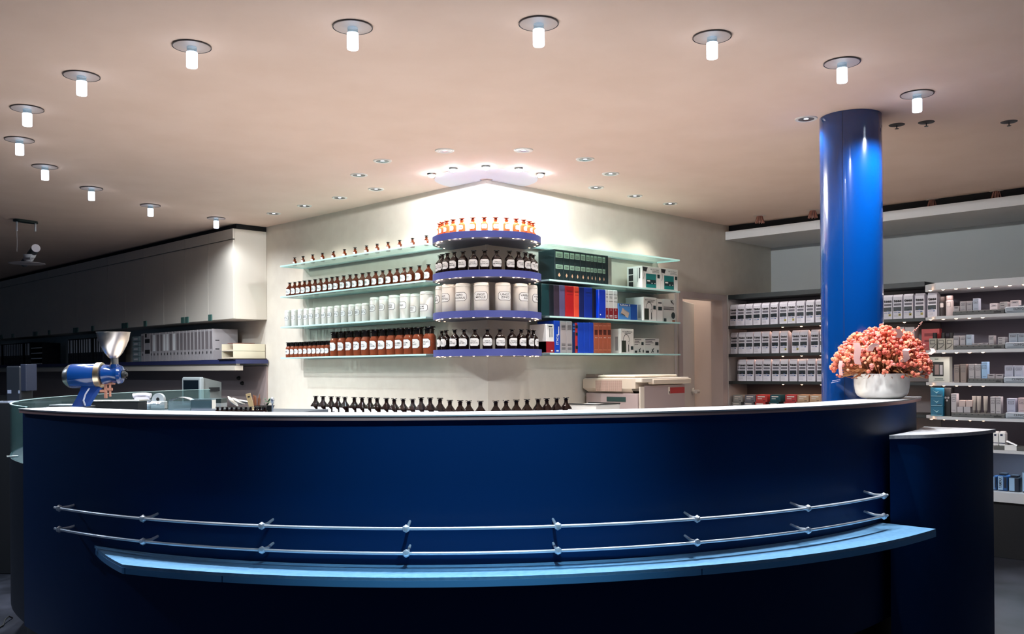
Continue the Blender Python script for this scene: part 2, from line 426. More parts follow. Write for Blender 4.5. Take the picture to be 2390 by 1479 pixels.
# five bright spotlights over the corner, set in a shallow round plate
plate = thing('corner_light_plate', 'pale round ceiling plate over the corner holding the bright spotlights', 'ceiling plate', (0, 0, CEIL))
mb = MB(); mb.ring((0, 0), .05, .40, 92, 358, -.007, -.001, 60); part('plate', mb, mat('light_plate', (214, 212, 216), .6), plate)
for k in range(5):
    a = math.radians(226.3 + (k - 2) * 32)
    x, y = .455 * math.cos(a), .455 * math.sin(a)
    names = ['leftmost', 'second from the left', 'middle', 'second from the right', 'rightmost']
    t = thing('corner_spotlight', 'glaring white ceiling spotlight over the corner, %s of the five' % names[k], 'spotlight', (x, y, CEIL), 0, 'glaring spotlights over the corner')
    mb = MB(); mb.lathe([(.03, -.012), (.036, 0)], 20); part('housing', mb, STEEL, t)
    mb = MB(); mb.lathe([(.004, -.03), (.02, -.024), (.024, -.012)], 16); part('bulb', mb, mat('bright_bulb', (255, 255, 255), .4, emit=(240, 246, 255), es=110), t)
    lamp('corner_light', 'SPOT', (x, y, CEIL - .032), 50, (.93, .97, 1), spot_size=PI, spot_blend=.02, shadow_soft_size=.012)

# ------------------------------------------------------------------ round corner shelves and glass shelves
DISC_Z = [(2.25, 2.30), (1.963, 2.014), (1.667, 1.717), (1.384, 1.435)]
for i, (z0, z1) in enumerate(DISC_Z):
    t = thing('round_shelf', 'blue-edged round corner shelf, %s' % ['topmost of four with small amber vials', 'second from the top with dark bottles', 'third from the top with white jars', 'lowest of the four'][i], 'shelf', (0, 0, 0), 0, 'round corner shelves')
    mb = MB(); mb.ring((0, 0), .02, .42, 90.3, 359.7, z0, z1, 96, 0, 1, 0); part('board', mb, [SHELFU, SHELFB], t)
    for k in range(17):
        a = math.radians(226.3 + (k - 8) * 15)
        mb = MB(); mb.lathe([(.003, -.003), (.008, 0)], 10, 0, Matrix.Translation((.392 * math.cos(a), .392 * math.sin(a), z0)))
        part('shelf_light', mb, WARMDOT, t)
    if i < 4:
        for k in (-5, -2.5, 0, 2.5, 5):
            a = math.radians(226.3 + k * 15)
            lamp('shelf_glow', 'POINT', (.385 * math.cos(a), .385 * math.sin(a), z0 - .02), .1, (1, .78, .62), shadow_soft_size=.01)
GZ = [2.285, 1.992, 1.703, 1.410]
SW = ['topmost', 'second', 'third', 'lowest']
for i, z in enumerate(GZ):
    mb = MB(); mb.box(-.26, -.002, .43, 2.585, z - .013, z)
    t = thing('glass_shelf', '%s glass wall shelf left of the corner' % SW[i], 'shelf', (0, 0, 0), 0, 'glass shelves left of the corner'); part('pane', mb, GLASS, t)
    mb = MB(); mb.box(-.262, -.2602, .43, 2.585, z - .013, z); mb.box(-.26, -.002, 2.5852, 2.587, z - .013, z); part('edge', mb, GEDGE, t, 'bright pale aqua glass edge')
    mb = MB(); mb.box(-.02, -.002, .44, 2.5, z - .021, z - .0132); part('wall_rail', mb, mat('shelf_rail', (170, 182, 178), .4, .3), t)
    mb = MB(); mb.box(.43, 2.225, -.26, -.002, z - .013, z)
    t = thing('glass_shelf', '%s glass wall shelf right of the corner' % SW[i], 'shelf', (0, 0, 0), 0, 'glass shelves right of the corner'); part('pane', mb, GLASS, t)
    mb = MB(); mb.box(.43, 2.225, -.262, -.2602, z - .013, z); mb.box(2.2252, 2.227, -.26, -.002, z - .013, z); part('edge', mb, GEDGE, t, 'bright pale aqua glass edge')
    mb = MB(); mb.box(.44, 2.15, -.02, -.002, z - .021, z - .0132); part('wall_rail', mb, MATS['shelf_rail'], t)

# ------------------------------------------------------------------ pharmacy bottles and jars
def bottle_meshes(key, R, H, kind, glass, stopm, lines, ls, lw=2.0, lz=(.16, .56), border=True):
    """body, stopper and label of one bottle of radius R and height H; the label faces local -Y"""
    if kind == 'reagent':        # straight body, sloping shoulder, narrow neck, flat mushroom stopper
        prof = [(R * .86, 0), (R, .02 * H), (R, .56 * H), (R * .93, .61 * H), (R * .42, .77 * H), (R * .33, .80 * H), (R * .33, .9 * H), (R * .44, .905 * H), (R * .44, .925 * H), (R * .30, .93 * H)]
        stop = [(R * .28, .9 * H), (R * .28, .955 * H), (R * .56, .968 * H), (R * .60, .985 * H), (R * .52, H), (R * .001, H)]
    elif kind == 'vial':         # short round vial with a wide neck
        prof = [(R * .9, 0), (R, .03 * H), (R, .52 * H), (R * .9, .6 * H), (R * .55, .66 * H), (R * .5, .70 * H), (R * .5, .78 * H), (R * .72, .79 * H), (R * .72, .83 * H), (R * .45, .835 * H)]
        stop = [(R * .42, .8 * H), (R * .44, .91 * H), (R * .84, .94 * H), (R * .9, .965 * H), (R * .8, H), (R * .001, H)]
    elif kind == 'wide':         # powder jar: short shoulder, wide neck, broad flat stopper
        prof = [(R * .92, 0), (R, .015 * H), (R, .60 * H), (R * .95, .65 * H), (R * .72, .73 * H), (R * .68, .76 * H), (R * .68, .87 * H), (R * .8, .88 * H), (R * .8, .90 * H), (R * .6, .905 * H)]
        stop = [(R * .745, .735 * H), (R * .73, .77 * H), (R * .72, .87 * H), (R * .84, .875 * H), (R * .84, .905 * H), (R * .66, .915 * H), (R * .68, .94 * H), (R * .92, .95 * H), (R * .98, .975 * H), (R * .9, H), (R * .001, H)]
    elif kind == 'flask':        # broad flask: long conical shoulder
        prof = [(R * .9, 0), (R, .02 * H), (R, .62 * H), (R * .96, .65 * H), (R * .42, .80 * H), (R * .33, .83 * H), (R * .31, .92 * H), (R * .42, .925 * H), (R * .42, .945 * H), (R * .28, .95 * H)]
        stop = [(R * .27, .92 * H), (R * .27, .965 * H), (R * .5, .972 * H), (R * .56, .985 * H), (R * .5, H), (R * .001, H)]
    elif kind == 'porcelain':    # cylindrical jar; the lid is domed slightly
        prof = [(R * .96, 0), (R, .015 * H), (R, .86 * H), (R * .96, .875 * H)]
        stop = [(R * .96, .876 * H), (R * 1.03, .88 * H), (R * 1.03, .90 * H), (R * .97, .91 * H), (R * .97, .955 * H), (R * .9, .985 * H), (R * .6, H), (R * .001, H)]
    b = MB(); b.lathe(prof, 20)
    s_ = MB(); s_.lathe(stop, 18)
    z0, z1 = lz[0] * H, lz[1] * H; w = lw * R
    l = MB()
    if border: l.octlabel(R + .0005, w, z0, z1, 1); l.octlabel(R + .0010, w - .1 * R, z0 + .045 * R, z1 - .045 * R, 0)
    else: l.octlabel(R + .0010, w, z0, z1, 0)
    if lines:
        st = '\n'.join(lines); l.text(st, ls, 1, Matrix.Translation((0, 0, (z0 + z1) / 2)), .012, min(w * .8, .72 * ls * max(len(q) for q in lines)), R + .0016)
    return (b.mesh(key + '_body', glass), s_.mesh(key + '_stopper', stopm), l.mesh(key + '_label', [PAPER, INK]), 'lid' if kind == 'porcelain' else 'stopper')
def put_bottle(name, ms, loc, rz, label, cat, group):
    t = thing(name, label, cat, loc, rz, group)
    link('body', ms[0], t); link(ms[3], ms[1], t); link('label', ms[2], t)
    return t
def zx(v): return [640 + q / 3.6975 for q in v]

# left glass shelves (labels face away from the wall)
V = {n: bottle_meshes('v%d' % n, .0185, .08, 'vial', AMBER, STOPD, tx, .0075, 2.0, (.12, .5), False) for n, tx in enumerate([('OL.', 'ANISI'), ('TINCT.',), ('OL.',)])}
xs = zx([177, 249, 332, 417, 511, 607, 698, 797, 889, 983, 1083, 1194, 1314])
for i, px in enumerate(xs):
    p = onx(px, 610 - i * 3.6, -.15)
    put_bottle('stoppered_vial', V[i % 3], (-.15, p.y, GZ[0]), -PI / 2, 'small brown stoppered vial on the topmost left glass shelf, %s from its left end' % ORD[i + 1], 'bottle', 'small vials on the topmost left glass shelf')
A = [bottle_meshes('a%d' % n, .036, .139, 'reagent', AMBER, STOPD, tx, .0115, 2.2) for n, tx in enumerate([('OL.', 'CITRI'), ('OL.', 'LINI'), ('SPIR.', 'VINI'), ('OL.', 'MENTH.'), ('EXTR.', 'FLUID.'), ('SIR.', 'SIMPL.')])]
xs = zx([135, 178, 220, 263, 306, 355, 402, 453, 500, 546, 601, 655, 707, 763, 817, 877, 937, 999, 1063, 1123, 1180, 1254, 1332])
for i, px in enumerate(xs):
    p = onx(px, 680 - i * 1.6, -.15)
    put_bottle('reagent_bottle', A[i % 6], (-.15, p.y, GZ[1]), -PI / 2, 'amber reagent bottle with white label, %s from the left on the second left glass shelf' % ORD[i + 1], 'bottle', 'amber bottles on the second left glass shelf')
PJ = [bottle_meshes('pj%d' % n, .034, .163, 'porcelain', PORC, PORCL, tx, .0135, 2.1, (.38, .68)) for n, tx in enumerate([('UNGT.', 'ACID. B.'), ('UNGT.', 'ALB.'), ('PASTA', 'ZINCI'), ('UNGT.', 'CAMPH.')])]
xs = [640 + (q + 55) / 8.218 for q in [215, 345, 468, 580, 680, 805, 925, 1040, 1170, 1300, 1440, 1575, 1700]]
for i, px in enumerate(xs):
    p = onx(px, 762 - i, -.16)
    put_bottle('ointment_jar', PJ[i % 4], (-.16, p.y, GZ[2]), -PI / 2, 'slim white ointment jar, %s from the left on the third left glass shelf' % ORD[i + 1], 'jar', 'slim white jars on the third left glass shelf')
for i, (x0, x1, h, tx) in enumerate([(200, 378, .205, ('COL. LIQ.', 'AMYLIC.')), (378, 555, .205, ('SACCH.', 'AMYLIC.')), (555, 780, .207, ('LION', 'ALBA')), (780, 985, .208, ('TALK',)), (985, 1155, .2, ('ZINC', 'OX.')), (1160, 1415, .212, ('GUM.', 'ARAB.'))]):
    R = (.043, .043, .05, .05, .043, .056)[i]
    ms = bottle_meshes('pk%d' % i, R, h, 'porcelain', PORC, PORCL, tx, .0175, 1.95, (.40, .68) if i < 4 else (.24, .5))
    p = onx(840 + (x0 + x1) / 2 / 8.218, 745, -.165)
    put_bottle('storage_jar', ms, (-.165, p.y, GZ[2]), -PI / 2, 'tall white storage jar, %s of the six big ones on the left shelf' % ORD[i + 1], 'jar', 'tall white jars on the third left glass shelf')
SB = [bottle_meshes('sb%d' % n, .033, .145, 'wide', REDBR, STOPD, tx, .0105, 2.1, (.2, .55)) for n, tx in enumerate([('AMM.', 'CHL.'), ('ACID.',), ('KAL.', 'IOD.'), ('NATR.',)])]
xs = zx([130, 168, 204, 241, 281, 320, 357, 396, 432, 468])
for i, px in enumerate(xs):
    p = onx(px, 832, -.16)
    put_bottle('powder_bottle', SB[i % 4], (-.16, p.y, GZ[3]), -PI / 2, 'small brown powder bottle, %s from the left on the lowest left glass shelf' % ORD[i + 1], 'bottle', 'small brown bottles on the lowest left glass shelf')
TX = [('LI.', 'OL.'), ('CALC.', 'PHOSPH.'), ('HEXA', 'MIN.'), ('LITHA', 'LIS'), ('KAL.', 'SULF.'), ('KAL.', 'BICARB.'), ('KAL.', 'NITRIC.'), ('AL.', 'LACT.'), ('ALUM.', 'SALIC.'), ('ALUM', 'ANT.'), ('AC.', 'TART.'), ('OXYDAT.', 'SLC.')]
xs = zx([530, 597, 665, 733, 800, 878, 950, 1022, 1098, 1172, 1250, 1342])
for i, px in enumerate(xs):
    ms = bottle_meshes('lb%d' % i, .052 if i > 4 else .049, .222, 'wide', REDBR, STOPD, TX[i], .0185, 2.0, (.22, .56))
    p = onx(px, 830, -.17)
    put_bottle('powder_jar', ms, (-.17, p.y, GZ[3]), -PI / 2, 'big red-brown powder jar with black stopper, %s from the left on the lowest left shelf' % ORD[i + 1], 'jar', 'big brown jars on the lowest left glass shelf')

# round corner shelves (labels face outwards)
def disc_row(z, R, rel, meshes, name, what, cat, group, skip=()):
    for i, a in enumerate(rel):
        an = math.radians(226.3 + a)
        put_bottle(name, meshes[i % len(meshes)], (R * math.cos(an), R * math.sin(an), z), an + PI / 2, what % ORD[i + 1], cat, group)
VA = [bottle_meshes('va%d' % n, .0255, .105, 'vial', AMBERL, STOPA, tx, .0095, 1.7, (.17, .5), False) for n, tx in enumerate([('OL.', 'ROSAE'), ('OL.', 'THYMI'), ('OL.', 'CARVI')])]
disc_row(DISC_Z[0][1], .365, [-79, -67, -55, -43, -30, -16, -2.5, 10.6, 23.8, 37, 49.5, 62, 75], VA, 'amber_vial', 'light amber vial, %s from the left on the topmost round shelf', 'bottle', 'amber vials on the topmost round shelf')
BT = [('TINCT.', 'AMARA'), ('TINCT.', 'ARNICAE'), ('TINCT.', 'ABSINTH.'), ('TINCT.', 'AMARAE'), ('TINCT.', 'CHINAE'), ('TINCT.', 'GENTIAN.'), ('TINCT.', 'EUCALYPT.'), ('TINCT.', 'MYRRHAE'), ('TINCT.', 'RATANH.'), ('TINCT.', 'OPII'), ('TINCT.', 'STRAM.'), ('TINCT.', 'VAL.'), ('TINCT.', 'ZING.')]
DB = [bottle_meshes('db%d' % n, .0365, .147, 'reagent', BROWN, STOPD, tx, .0135, 2.35, (.15, .55)) for n, tx in enumerate(BT)]
disc_row(DISC_Z[1][1], .362, [-82, -68.5, -55, -42, -29, -15.5, -2.5, 11.5, 27.5, 41, 53.5, 66, 79], DB, 'dark_tincture_bottle', 'dark tincture bottle, %s from the left on the second round shelf', 'bottle', 'dark bottles on the second round shelf')
JT = [('UNGT.', 'LENIENS'), ('UNGT.', 'ICHTHYOLI'), ('SAPO', 'KALINUS'), ('UNGT.', 'MOLLE'), ('UNGT.', 'ZINCI'), ('VASELIN.', 'ALB.'), ('VASELIN.', 'FLAV.')]
DJ = [bottle_meshes('dj%d' % n, .0575, .208, 'porcelain', PORC, PORCL, tx, .0215, 2.0, (.36, .66)) for n, tx in enumerate(JT)]
disc_row(DISC_Z[2][1], .345, [-80, -55, -31, -7, 19.7, 46, 72], DJ, 'porcelain_jar', 'white porcelain jar with black-framed label, %s from the left on the third round shelf', 'jar', 'porcelain jars on the third round shelf')
BR = [('AC.', 'BOR.'), ('AQ.', 'CALC.'), ('OL.', 'RICINI'), ('OL.', 'JUNIP.'), ('TINCT.', 'BENZOE'), ('TINCT.', 'STOMACH.'), ('TINCT.', 'BELLADON.'), ('TINCT.', 'CAPSICI'), ('TINCT.', 'AROMAT.'), ('TINCT.', 'CRATAEG.'), ('TINCT.', 'CUB.')]
DR = [bottle_meshes('dr%d' % n, .0375, .148, 'reagent', BROWN, STOPD, tx, .0135, 2.35, (.15, .55)) for n, tx in enumerate(BR)]
disc_row(DISC_Z[3][1], .362, [-74, -60, -42.5, -28.5, -14.7, 0, 14.7, 30, 44, 60, 77], DR, 'brown_tincture_bottle', 'brown tincture bottle, %s from the left on the lowest round shelf', 'bottle', 'brown bottles on the lowest round shelf')

# ------------------------------------------------------------------ worktop behind the counter with two rows of flasks
wt = thing('back_worktop', 'white worktop along both walls behind the flasks and copier', 'worktop')
mb = MB(); mb.box(-.6, -.002, -.6, 3.1, .80, .83); mb.box(-.002, 2.45, -.6, -.002, .80, .83); part('worktop', mb, WHITE, wt)
mb = MB(); mb.box(-.56, -.004, -.56, 3.1, 0, .80); mb.box(-.004, 2.45, -.56, -.004, 0, .80); part('cabinet', mb, CREAM, wt)
FT = [('SIR.', 'ALTH.'), ('MEL',), ('AQ.', 'DEST.'), ('SPIR.', 'CAMPH.'), ('OL.', 'ARACH.'), ('GLYC.',)]
FL = [bottle_meshes('fl%d' % n, .0455, .232, 'flask', BROWN, STOPD, tx, .0165, 2.0, (.2, .62)) for n, tx in enumerate(FT)]
fx = [737, 754, 773, 789, 805, 827, 845, 863.5, 880, 902, 920, 941, 963, 983, 1004, 1027, 1050, 1074, 1094, 1121]
for i, px in enumerate(fx):
    p = onx(px, 928, -.42); s_ = 1.055 if 12 < i < 16 else 1
    put_bottle('glass_flask', FL[i % 6], (-.42, p.y, .83), -PI / 2, 'brown stoppered flask behind the counter, %s from the left of the long row' % ORD[i + 1], 'bottle', 'flasks behind the counter, left row').scale = (1, 1, s_)
fx = [1157, 1181, 1205, 1230, 1255.6, 1276, 1299, 1321]
for i, px in enumerate(fx):
    p = ony(px, 928, -.42)
    put_bottle('glass_flask', FL[i % 6], (p.x, -.42, .83), 0, 'dark stoppered flask behind the counter, %s from the right of the short row' % ORD[8 - i], 'bottle', 'flasks behind the counter, right row')

# ------------------------------------------------------------------ books and boxes on the right glass shelves
YF = -.215
def bx5(v): return 1250 + v / 5.1
def by5(v): return 560 + v / 5.1
def bx6(v): return 1400 + v / 5.915
def by6(v): return 600 + v / 5.915
def colmat(name, rgb, rough=.5, **k): return mat(name, rgb, rough, **k)
def book(px0, px1, pyt, z, cover, label, group, depth=.17, deco=None, name='book', cat='book', yf=YF, h=None):
    p0 = ony(px0, pyt, yf); p1 = ony(px1, pyt, yf); w = p1.x - p0.x - .0015
    h = h or (p0.z + p1.z) / 2 - z
    mb = MB(); mb.bevbox(-w / 2, w / 2, 0, depth, .0008, h, min(.005, w * .18)); mats = [cover]
    if deco: mats += deco(mb, w, h)
    return single(name, mb, mats, label, cat, ((p0.x + p1.x) / 2, yf, z), 0, group)
GOLD = colmat('faded_green_gilt', (128, 160, 138), .5); GOLD2 = colmat('gilt_ornament', (190, 150, 120), .5)
def d_law(mb, w, h):
    mb.quad(-w * .42, w * .42, .74 * h, .93 * h, -.0008, 1); mb.quad(-w * .42, w * .42, .38 * h, .52 * h, -.0008, 1)
    for q in (.77, .80, .83, .86, .41, .44, .47): mb.quad(-w * .3, w * .3, q * h, (q + .012) * h, -.0012, 3)
    mb.add([(0, -.0009, .12 * h), (w * .16, -.0009, .18 * h), (0, -.0009, .26 * h), (-w * .16, -.0009, .18 * h)], [(0, 1, 2, 3)], 2)
    return [GOLD, GOLD2, INK]
LAW = colmat('law_green', (16, 34, 36), .4)
bb = [228, 330, 403, 465, 530, 596, 648, 690, 730, 791, 830, 866]
hb_ = ony(bx5(280), by5(112), YF).z - GZ[1]
for i, (a, b) in enumerate(zip(bb, bb[1:])):
    book(bx5(a), bx5(b), by5(115), GZ[1], LAW, 'dark green bound volume with gilt bands, %s from the left on the second right shelf' % ORD[i + 1], 'dark green volumes on the second right shelf', .185, d_law if i < 10 else None, h=hb_)
book(bx5(866), bx5(908), by5(185), GZ[1], colmat('grey_cloth', (112, 112, 104), .7), 'slim grey-brown volume ending the row of dark green volumes', None, .17, h=hb_ - .01)
h2 = ony(bx5(400), by5(545), YF).z - GZ[2]
def d_line(mb, w, h):
    for q in (.80, .83, .72): mb.quad(-w * .32, w * .32, q * h, (q + .008) * h, -.0008, 1)
    return [INK]
R2 = [(70, 165, (16, 50, 54), 'dark teal binder, first from the left on the third right shelf'), (165, 218, (18, 24, 34), 'near-black blue binder beside the dark teal one'),
      (218, 285, (58, 46, 62), 'dark purple binder on the third right shelf'), (285, 352, (92, 84, 122), 'lilac grey binder left of the red one'),
      (355, 457, (176, 24, 30), 'wide crimson binder on the third right shelf'), (457, 520, (222, 72, 50), 'orange-red binder right of the crimson one'),
      (520, 580, (8, 28, 92), 'navy blue binder right of the orange-red one'), (580, 678, (8, 44, 150), 'wide mid-blue binder right of the navy one'),
      (680, 722, (20, 20, 30), 'slim black folder between two blue binders')]
for a, b, c, l in R2:
    book(bx5(a), bx5(b), by5(545), GZ[2], colmat('binder_%d' % a, c, .35), l, None, .19, d_line if a in (355, 457, 580) else None, 'ring_binder', 'binder', h=h2)
def d_blue(mb, w, h):
    mb.lathe([(.006, 0), (.006, .001)], 12, 1, Matrix.Translation((-w * .3, -.0008, .13 * h)) @ Matrix.Rotation(PI / 2, 4, 'X'))
    return [PAPER]
o = book(bx5(752), bx5(836), by5(560), GZ[2] + .001, colmat('binder_blue', (6, 50, 178), .3), 'bright blue binder pulled forward at the shelf front', None, .19, d_blue, 'ring_binder', 'binder', -.245, h2 - .012)
VR = colmat('volume_red', (150, 22, 34), .45)
def d_vol(n):
    def f(mb, w, h):
        mb.quad(-w * .49, w * .49, .004, .38 * h, -.0008, 1)
        for q in (.60, .84): mb.quad(-w * .44, w * .44, q * h, (q + .012) * h, -.0009, 2)
        mb.text(str(n), .022, 3, Matrix.Translation((0, -.0016, .32 * h)), .02)
        for q in (.12, .07): mb.quad(-w * .3, w * .3, q * h, (q + .02) * h, -.0014, 3)
        for q in (.76, .72): mb.quad(-w * .3, w * .3, q * h, (q + .012) * h, -.0014, 2)
        return [VR, INK, PAPER]
    return f
for n, (a, b) in enumerate([(78, 116), (118, 183), (185, 247)]):
    book(bx6(a), bx6(b), by6(455), GZ[2], PAPER, 'white and dark red reference book numbered %d on its spine' % (n + 1), 'numbered reference books', .16, d_vol(n + 1), h=ony(bx6(180), by6(455), YF).z - GZ[2])
# lowest shelf
h3 = ony(bx5(330), by5(962), YF).z - GZ[3]
def d_wr(mb, w, h):
    mb.box(-w * .5, w * .5, -.0006, .19, .003, .40 * h, 1)
    for q in (-.12, .06, .22): mb.quad(q * w, (q + .06) * w, .55 * h, .86 * h, -.0012, 2)
    mb.quad(-w * .22, w * .25, .90 * h, .93 * h, -.0012, 2); mb.quad(.05 * w, .3 * w, .06 * h, .1 * h, -.0014, 3)
    return [VR, INK, PAPER]
book(bx5(127), bx5(222), by5(1000), GZ[3], PAPER, 'thick white and dark red reference book, first on the lowest right shelf', None, .188, d_wr)
def d_st(mb, w, h):
    mb.text('STADA', .036, 1, Matrix.Translation((0, -.0012, .42 * h)) @ Matrix.Rotation(-PI / 2, 4, 'Y'), .012, .34 * h)
    mb.quad(w * .16, w * .3, .55 * h, .82 * h, -.0012, 1); mb.quad(-w * .2, w * .2, .05 * h, .09 * h, -.0012, 1)
    return [PAPER]
book(bx5(222), bx5(293), by5(962), GZ[3], colmat('folder_blue', (6, 70, 196), .35), 'bright blue folder with big white lettering up its spine', None, .19, d_st, h=h3)
def d_gr(mb, w, h):
    for q in (.86, .82, .78, .74, .28, .24, .16, .12): mb.quad(-w * .32, w * .32, q * h, (q + .014) * h, -.0009, 1)
    return [INK]
for n, (a, b) in enumerate([(295, 366), (367, 438)]):
    book(bx5(a), bx5(b), by5(962), GZ[3], colmat('grey_binding', (172, 164, 166), .6), 'pale grey bound volume, %s' % ['next to the lettered blue folder', 'next to the slim dark blue book'][n], 'pale grey volumes', .18, d_gr, h=h3)
def d_db(mb, w, h):
    for q in (.9, .8, .7): mb.quad(-w * .4, w * .4, q * h, (q + .05) * h, -.0008, 1)
    return [colmat('light_blue', (40, 104, 180), .5)]
book(bx5(439), bx5(472), by5(985), GZ[3], colmat('book_navy', (10, 40, 92), .4), 'slim dark blue book between the grey and the striped volume', None, .17, d_db)
def d_rb(mb, w, h):
    for q in (.82, .58, .14): mb.quad(-w * .48, w * .48, q * h, (q + .1) * h, -.0008, 1)
    return [INK]
book(bx5(474), bx5(502), by5(985), GZ[3], colmat('book_red', (190, 40, 40), .45), 'narrow red book with black bands', None, .17, d_rb)
for n, (a, b) in enumerate([(503, 572), (573, 640), (641, 693)]):
    book(bx5(a), bx5(b), by5(982), GZ[3], colmat('binder_azure', (8, 66, 190), .35), 'plain blue binder on the lowest right shelf, %s of three' % ORD[n + 1], 'plain blue binders on the lowest shelf', .18, None, 'ring_binder', 'binder')
def d_cu(mb, w, h):
    for q in (.88, .10): mb.quad(-w * .42, w * .42, q * h, (q + .03) * h, -.0008, 1)
    mb.quad(-w * .36, w * .36, .60 * h, .76 * h, -.0008, 2)
    for q in (-.16, .16): mb.quad((q - .07) * w, (q + .07) * w, .5 * h, .52 * h, -.0008, 3)
    return [colmat('copper_light', (206, 124, 96), .4), colmat('copper_dark', (84, 34, 26), .5), PAPER]
for n, (a, b) in enumerate([(694, 745), (746, 797), (798, 849), (850, 902)]):
    book(bx5(a), bx5(b), by5(982), GZ[3], colmat('copper_binding', (172, 88, 62), .4), 'copper-coloured bound volume, %s of four in a row' % ORD[n + 1], 'copper volumes on the lowest shelf', .17, d_cu)

CARD = colmat('white_card', (224, 220, 216), .5); GREY = colmat('print_grey', (150, 148, 150), .6); TEAL = colmat('device_teal', (20, 120, 118), .4)
DTEAL = colmat('device_dark', (20, 44, 46), .4); PDARK = colmat('print_dark', (34, 34, 38), .6)
def carton(px0, px1, pyt, z, label, group, depth, deco, yf=-.225, mats=None, name='carton', h=None):
    p0 = ony(px0, pyt, yf); p1 = ony(px1, pyt, yf); w = p1.x - p0.x - .0015; h = h or (p0.z + p1.z) / 2 - z
    mb = MB(); mb.bevbox(-w / 2, w / 2, 0, depth, .0008, h, .0015)
    extra = deco(mb, w, h) if deco else []
    return single(name, mb, (mats or [CARD]) + extra, label, 'box', ((p0.x + p1.x) / 2, yf, z), 0, group)
def arc_tube(mb, cx, cz, r, a0, a1, th, mi, y=-.0012, n=10, rz=1):
    vs = []
    for k in range(n + 1):
        a = math.radians(a0 + (a1 - a0) * k / n)
        for q in (r - th, r + th): vs.append((cx + q * math.cos(a), y, cz + q * rz * math.sin(a)))
    mb.add(vs, [(2 * k, 2 * k + 1, 2 * k + 3, 2 * k + 2) for k in range(n)], mi)
def d_dig(mb, w, h):
    Q = lambda a, b, c, d, mi, y=-.0008: mb.quad(-w / 2 + a * w, -w / 2 + b * w, c * h, d * h, y, mi)
    Q(.2, .76, .06, .68, 1); Q(.22, .74, .22, .42, 2, -.0012); Q(.26, .42, .33, .39, 3, -.0016); Q(.5, .55, .24, .28, 3, -.0016); Q(.66, .71, .24, .28, 3, -.0016)
    mb.add([(-w / 2 + .02 * w, -.0009, .97 * h), (-w / 2 + .3 * w, -.0009, .95 * h), (-w / 2 + .22 * w, -.0009, .76 * h), (-w / 2 + .04 * w, -.0009, .8 * h)], [(0, 3, 2, 1)], 4)
    arc_tube(mb, -w / 2 - .02 * w, .62 * h, .12 * w, -60, 60, .006 * w, 4, rz=1.4)
    Q(.83, .96, .52, .68, 2)
    mb.text('RR-Test Digital', .014, 4, Matrix.Translation((w * .18, -.0014, .88 * h)), .006, w * .46)
    for q in (.8, .75): Q(.55, .93, q, q + .012, 4)
    # printed left side
    L = lambda y0, y1, c, d, mi: mb.add([(-w / 2 - .0008, y0, c * h), (-w / 2 - .0008, y1, c * h), (-w / 2 - .0008, y1, d * h), (-w / 2 - .0008, y0, d * h)], [(0, 3, 2, 1)], mi)
    for c, d in ((.66, .92), (.36, .62), (.06, .32)): L(.10, .15, c, d, 4)
    L(.022, .034, .45, .92, 4); L(.05, .056, .3, .92, 5)
    return [TEAL, DTEAL, CARD, PDARK, GREY]
hd = ony(bx6(583), by6(117), -.225).z - GZ[1]
carton(bx6(583), bx6(835), by6(117), GZ[1], 'white blood pressure monitor box with teal device, left of two', 'blood pressure monitor boxes', .17, d_dig, h=hd)
carton(bx6(837), bx6(1076), by6(150), GZ[1], 'white blood pressure monitor box with teal device, right of two', 'blood pressure monitor boxes', .17, d_dig, h=hd)
SKY = colmat('box_sky_blue', (70, 130, 196), .45); DBLU = colmat('box_deep_blue', (8, 72, 156), .4)
def d_ref(mb, w, h):
    mb.quad(-w * .5, w * .5, .84 * h, .99 * h, -.0006, 1)
    mb.text('Reflolux II', .022, 2, Matrix.Translation((0, -.0012, .91 * h)), .014, w * .86)
    mb.add([(-w * .36, -.001, .38 * h), (w * .25, -.001, .12 * h), (w * .36, -.001, .44 * h), (-w * .22, -.001, .74 * h)], [(0, 1, 2, 3)], 3)
    mb.add([(-w * .32, -.0014, .36 * h), (w * .0, -.0014, .24 * h), (w * .01, -.0014, .28 * h), (-w * .3, -.0014, .41 * h)], [(0, 1, 2, 3)], 4)
    mb.add([(-w * .12, -.0014, .62 * h), (w * .2, -.0014, .47 * h), (w * .24, -.0014, .52 * h), (-w * .1, -.0014, .67 * h)], [(0, 1, 2, 3)], 5)
    return [DBLU, PAPER, colmat('device_beige', (196, 172, 158), .5), PDARK, GREY]
carton(bx6(264), bx6(427), by6(642), GZ[2], 'small light blue box with a beige meter pictured on it', None, .09, d_ref, mats=[SKY])
carton(bx6(430), bx6(517), by6(652), GZ[2], 'plain deep blue box beside the light blue one', None, .09, None, mats=[DBLU])
